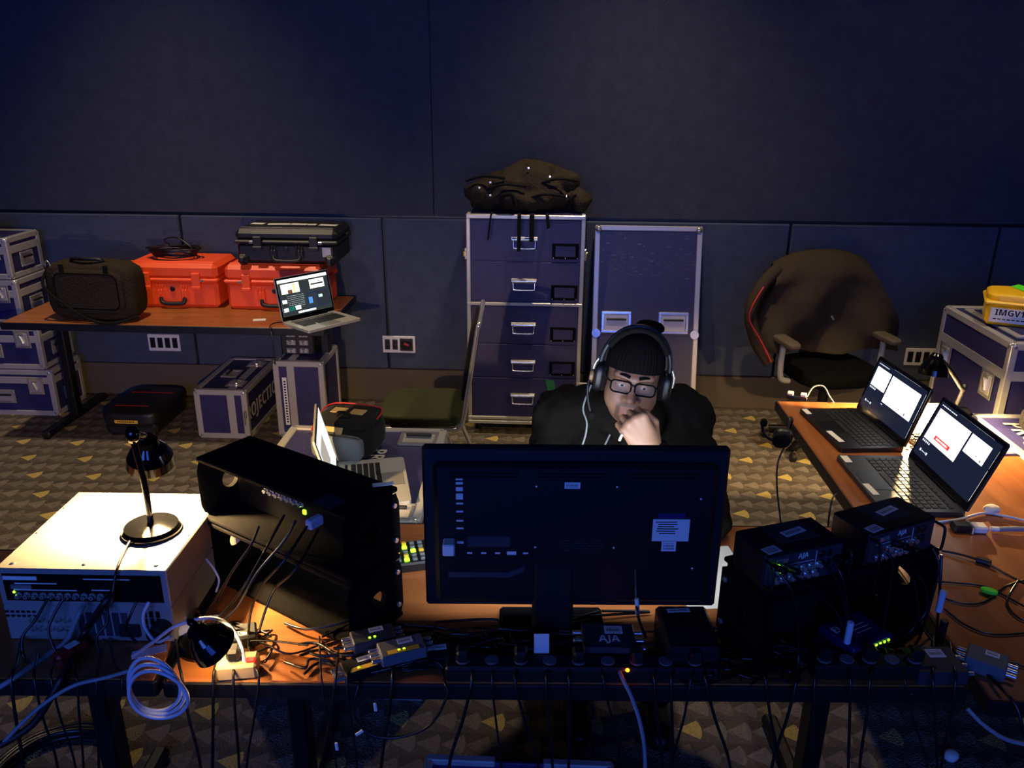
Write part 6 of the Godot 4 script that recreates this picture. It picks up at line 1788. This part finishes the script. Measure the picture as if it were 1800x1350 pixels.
	# the tangle lying on the table under the monitor
	for k in 36:
		var x0 := rng.randf_range(500, 900)
		var y0 := rng.randf_range(1082, 1172)
		var pts := []
		for i in 6:
			pts.append([x0 + i * rng.randf_range(25, 70), y0 + rng.randf_range(-22, 22), T + rng.randf_range(0.0, 0.03)])
		cable("black_cable", "black cable lying in the tangle on the table under the monitor", pts, rng.randf_range(0.0024, 0.0038), B, "cables in the tangle under the monitor")
	for k in 22:
		var x0 := rng.randf_range(1120, 1420)
		var y0 := rng.randf_range(1110, 1185)
		var pts := []
		for i in 6:
			pts.append([x0 + i * rng.randf_range(20, 55), y0 + rng.randf_range(-25, 25), T + rng.randf_range(0.0, 0.03)])
		cable("black_cable", "black cable lying in the tangle before the recorder rack", pts, rng.randf_range(0.0024, 0.0036), B, "cables in the tangle before the recorder rack")
	for k in 5:
		var x0 := rng.randf_range(300, 420)
		var y0 := rng.randf_range(1110, 1180)
		var pts := []
		for i in 5:
			pts.append([x0 + i * rng.randf_range(20, 50), y0 + rng.randf_range(-18, 18), T + rng.randf_range(0.0, 0.02)])
		cable("black_cable", "black cable lying beside the low domed lamp", pts, rng.randf_range(0.0024, 0.0036), B, "cables beside the low lamp")
	cable("grey_cable", "grey cable running from under the monitor over the edge to the floor", [[1075, 1150, T + 0.02], [1094, 1192, -8.0], [1110, 1225, -8.02], [1125, 1270, -8.03], [1133, 1320, -8.03], [1134, 1380, -8.03]], 0.0048, mats["cable_grey"])
	cable("monitor_lead", "black monitor lead with a white label hanging from the monitor's back", [[1117, 1000, -1.69], [1118, 1045, -1.67], [1122, 1085, -1.64], [1135, 1120, T + 0.02]], 0.0036, B)
	var wl := solo("cable_label", "white wrapped label on the lead hanging from the monitor", "label", rod(0.0052, 0.045, 10), mats["label_white"], on_z(1120, 1066, -1.655), Vector3(0, 0, 6))
	# leads from the recorders
	for a in [[[1372, 1010], [1392, 1040], [1402, 1090], [1404, 1150], [1398, 1210]], [[1395, 1012], [1440, 1045], [1472, 1080], [1482, 1120]], [[1468, 992], [1482, 1020], [1490, 1075], [1495, 1150], [1496, 1200]], [[1448, 990], [1476, 1030], [1486, 1080]], [[1545, 965], [1568, 985], [1560, 1060], [1552, 1130], [1580, 1180]], [[1560, 975], [1600, 1010], [1612, 1050], [1608, 1100], [1570, 1130]], [[1585, 985], [1625, 1030], [1625, 1080], [1580, 1110], [1545, 1130]], [[1640, 965], [1650, 1000], [1630, 1080], [1608, 1150], [1602, 1220]], [[1655, 975], [1652, 1040], [1645, 1130], [1640, 1210]]]:
		var pts := []
		for i in a.size():
			pts.append([a[i][0], a[i][1], -20.0 - [0.012, 0.035, 0.04, 0.035, 0.03][i]] if a[i][1] < 1165 else [a[i][0], a[i][1], TOP + 0.012] if a[i][1] < 1190 else [a[i][0], a[i][1], -8.0])
		cable("recorder_lead", "black lead hanging from the sockets of a recorder", pts, 0.0036, B, "leads on the recorders")
	for a in [[1492, 1112, 1168], [1654, 1057, 1110]]:
		var up := before_rack(a[0], a[1], 0.05)
		solo("label_sleeve", "white label sleeve on an audio lead below the recorders", "label", rod(0.0078, 0.062, 12), mats["cable_white"], up, Vector3(6, 0, 2), "label sleeves on the audio leads")
		solo("inline_connector", "black barrel connector on an audio lead below the recorders", "connector", rod(0.0095, 0.07, 12), mats["black_plastic"], before_rack(a[0] + 2, a[2], 0.05), Vector3(6, 0, 2), "barrel connectors on the audio leads")
	for p in [[1370, 1000], [1392, 1002], [1602, 965], [1582, 958], [1480, 985]]:
		solo("audio_plug", "black plug pushed into the back of a recorder", "plug", rod(0.0075, 0.045, 12), mats["dark_metal"], before_rack(p[0], p[1], 0.025), Vector3(70, 22, 0), "plugs in the recorders")
	# right table
	cable("white_cable", "white cable running across the laptop table by the recorders", [[1648, 918, T], [1690, 912, T], [1730, 902, T], [1770, 908, T], [1830, 922, T]], 0.0042, mats["cable_white"])
	cable("power_lead", "black lead with a ferrite bead on the laptop table", [[1655, 968, T], [1690, 975, T + 0.004], [1730, 988, T + 0.006], [1770, 1010, T], [1830, 1040, T]], 0.0036, B)
	solo("ferrite_bead", "black ferrite bead on a lead on the laptop table", "connector", rod(0.010, 0.038, 12), mats["black_plastic"], on_y(1729, 987, TOP + 0.0105), Vector3(0, -32, 90))
	for a in [[[1645, 1022], [1690, 1025], [1735, 1032], [1790, 1060], [1840, 1090]], [[1650, 1048], [1690, 1060], [1730, 1058], [1770, 1030], [1820, 1015]], [[1660, 1070], [1700, 1100], [1750, 1115], [1830, 1110]], [[1790, 1020], [1770, 1060], [1800, 1090], [1830, 1070]], [[1760, 1175], [1780, 1165], [1830, 1185]]]:
		var pts := []
		for p in a:
			pts.append([p[0], p[1], T])
		cable("black_cable", "thin black cable curling across the laptop table top", pts, 0.003, B, "cables on the laptop table")
	cable("corner_cable", "black cable dropping off the corner of the laptop table", [[1735, 1185, T], [1765, 1215, T + 0.01], [1788, 1245, -1.49], [1800, 1290, -1.47], [1820, 1340, -1.46]], 0.004, B)
	cable("braided_cable", "braided grey cable under the laptop table's corner", [[1700, 1245, -1.45], [1730, 1275, -1.43], [1770, 1300, -1.42], [1815, 1310, -1.42]], 0.0048, mats["cable_grey"])
	cable("headset_cable", "black cord hanging from the intercom headset to the floor", [[1379, 785, -3.02], [1367, 815, -3.0], [1366, 860, -2.97], [1372, 915, -2.93], [1378, 990, -2.88]], 0.0035, B)
	cable("laptop_cable", "thin black cord from the silver laptop over the table edge", [[500, 566, TOP + 0.008], [482, 568, TOP + 0.012], [474, 575, -4.29], [478, 590, -4.27], [484, 640, -4.26]], 0.0035, B)
	cable("edge_cable", "thin cord hanging from the laptop table's long edge", [[1470, 868, T], [1462, 880, -2.40], [1456, 920, -2.38], [1452, 990, -2.36]], 0.003, B)
	solo("floor_scrap", "crumpled white tissue on the carpet under the laptop table", "paper", MB.new().cushion(Vector3.ZERO, Vector3(0.05, 0.035, 0.04), 2.4, 12), mats["paper"], on_y(1672, 1328, 0.02), Vector3(0, 30, 0))
	var dk := thing("cable_drum", "big coil of thick black cable lying on the carpet under the narrow table", "cable", on_y(95, 1345, 0.06) * Vector3(1, 0, 1))
	for k in 6:
		var pts := []
		for j in 18:
			var a := TAU * j / 18.0
			var rr := 0.17 + 0.012 * (k % 3)
			pts.append(Vector3(cos(a) * rr, 0.012 + 0.022 * (k / 3) + rng.randf_range(0.0, 0.006), sin(a) * rr))
		part(dk, "loop", MB.new().tube(smooth(pts, 3, true), 0.010, 8, true), B)
	for a in [[660, 1243, 4], [592, 1312, 3], [632, 1288, -50]]:
		var q := on_z(a[0], a[1], -1.44)
		solo("cable_tag", "small white tag on a hanging black cable", "tag", box(Vector3(0.007, 0.022, 0.004), 0.001), mats["label_white"], on_z(a[0], a[1], edge_z(q.x) + 0.05), Vector3(0, 0, a[2]), "white tags on the hanging cables")
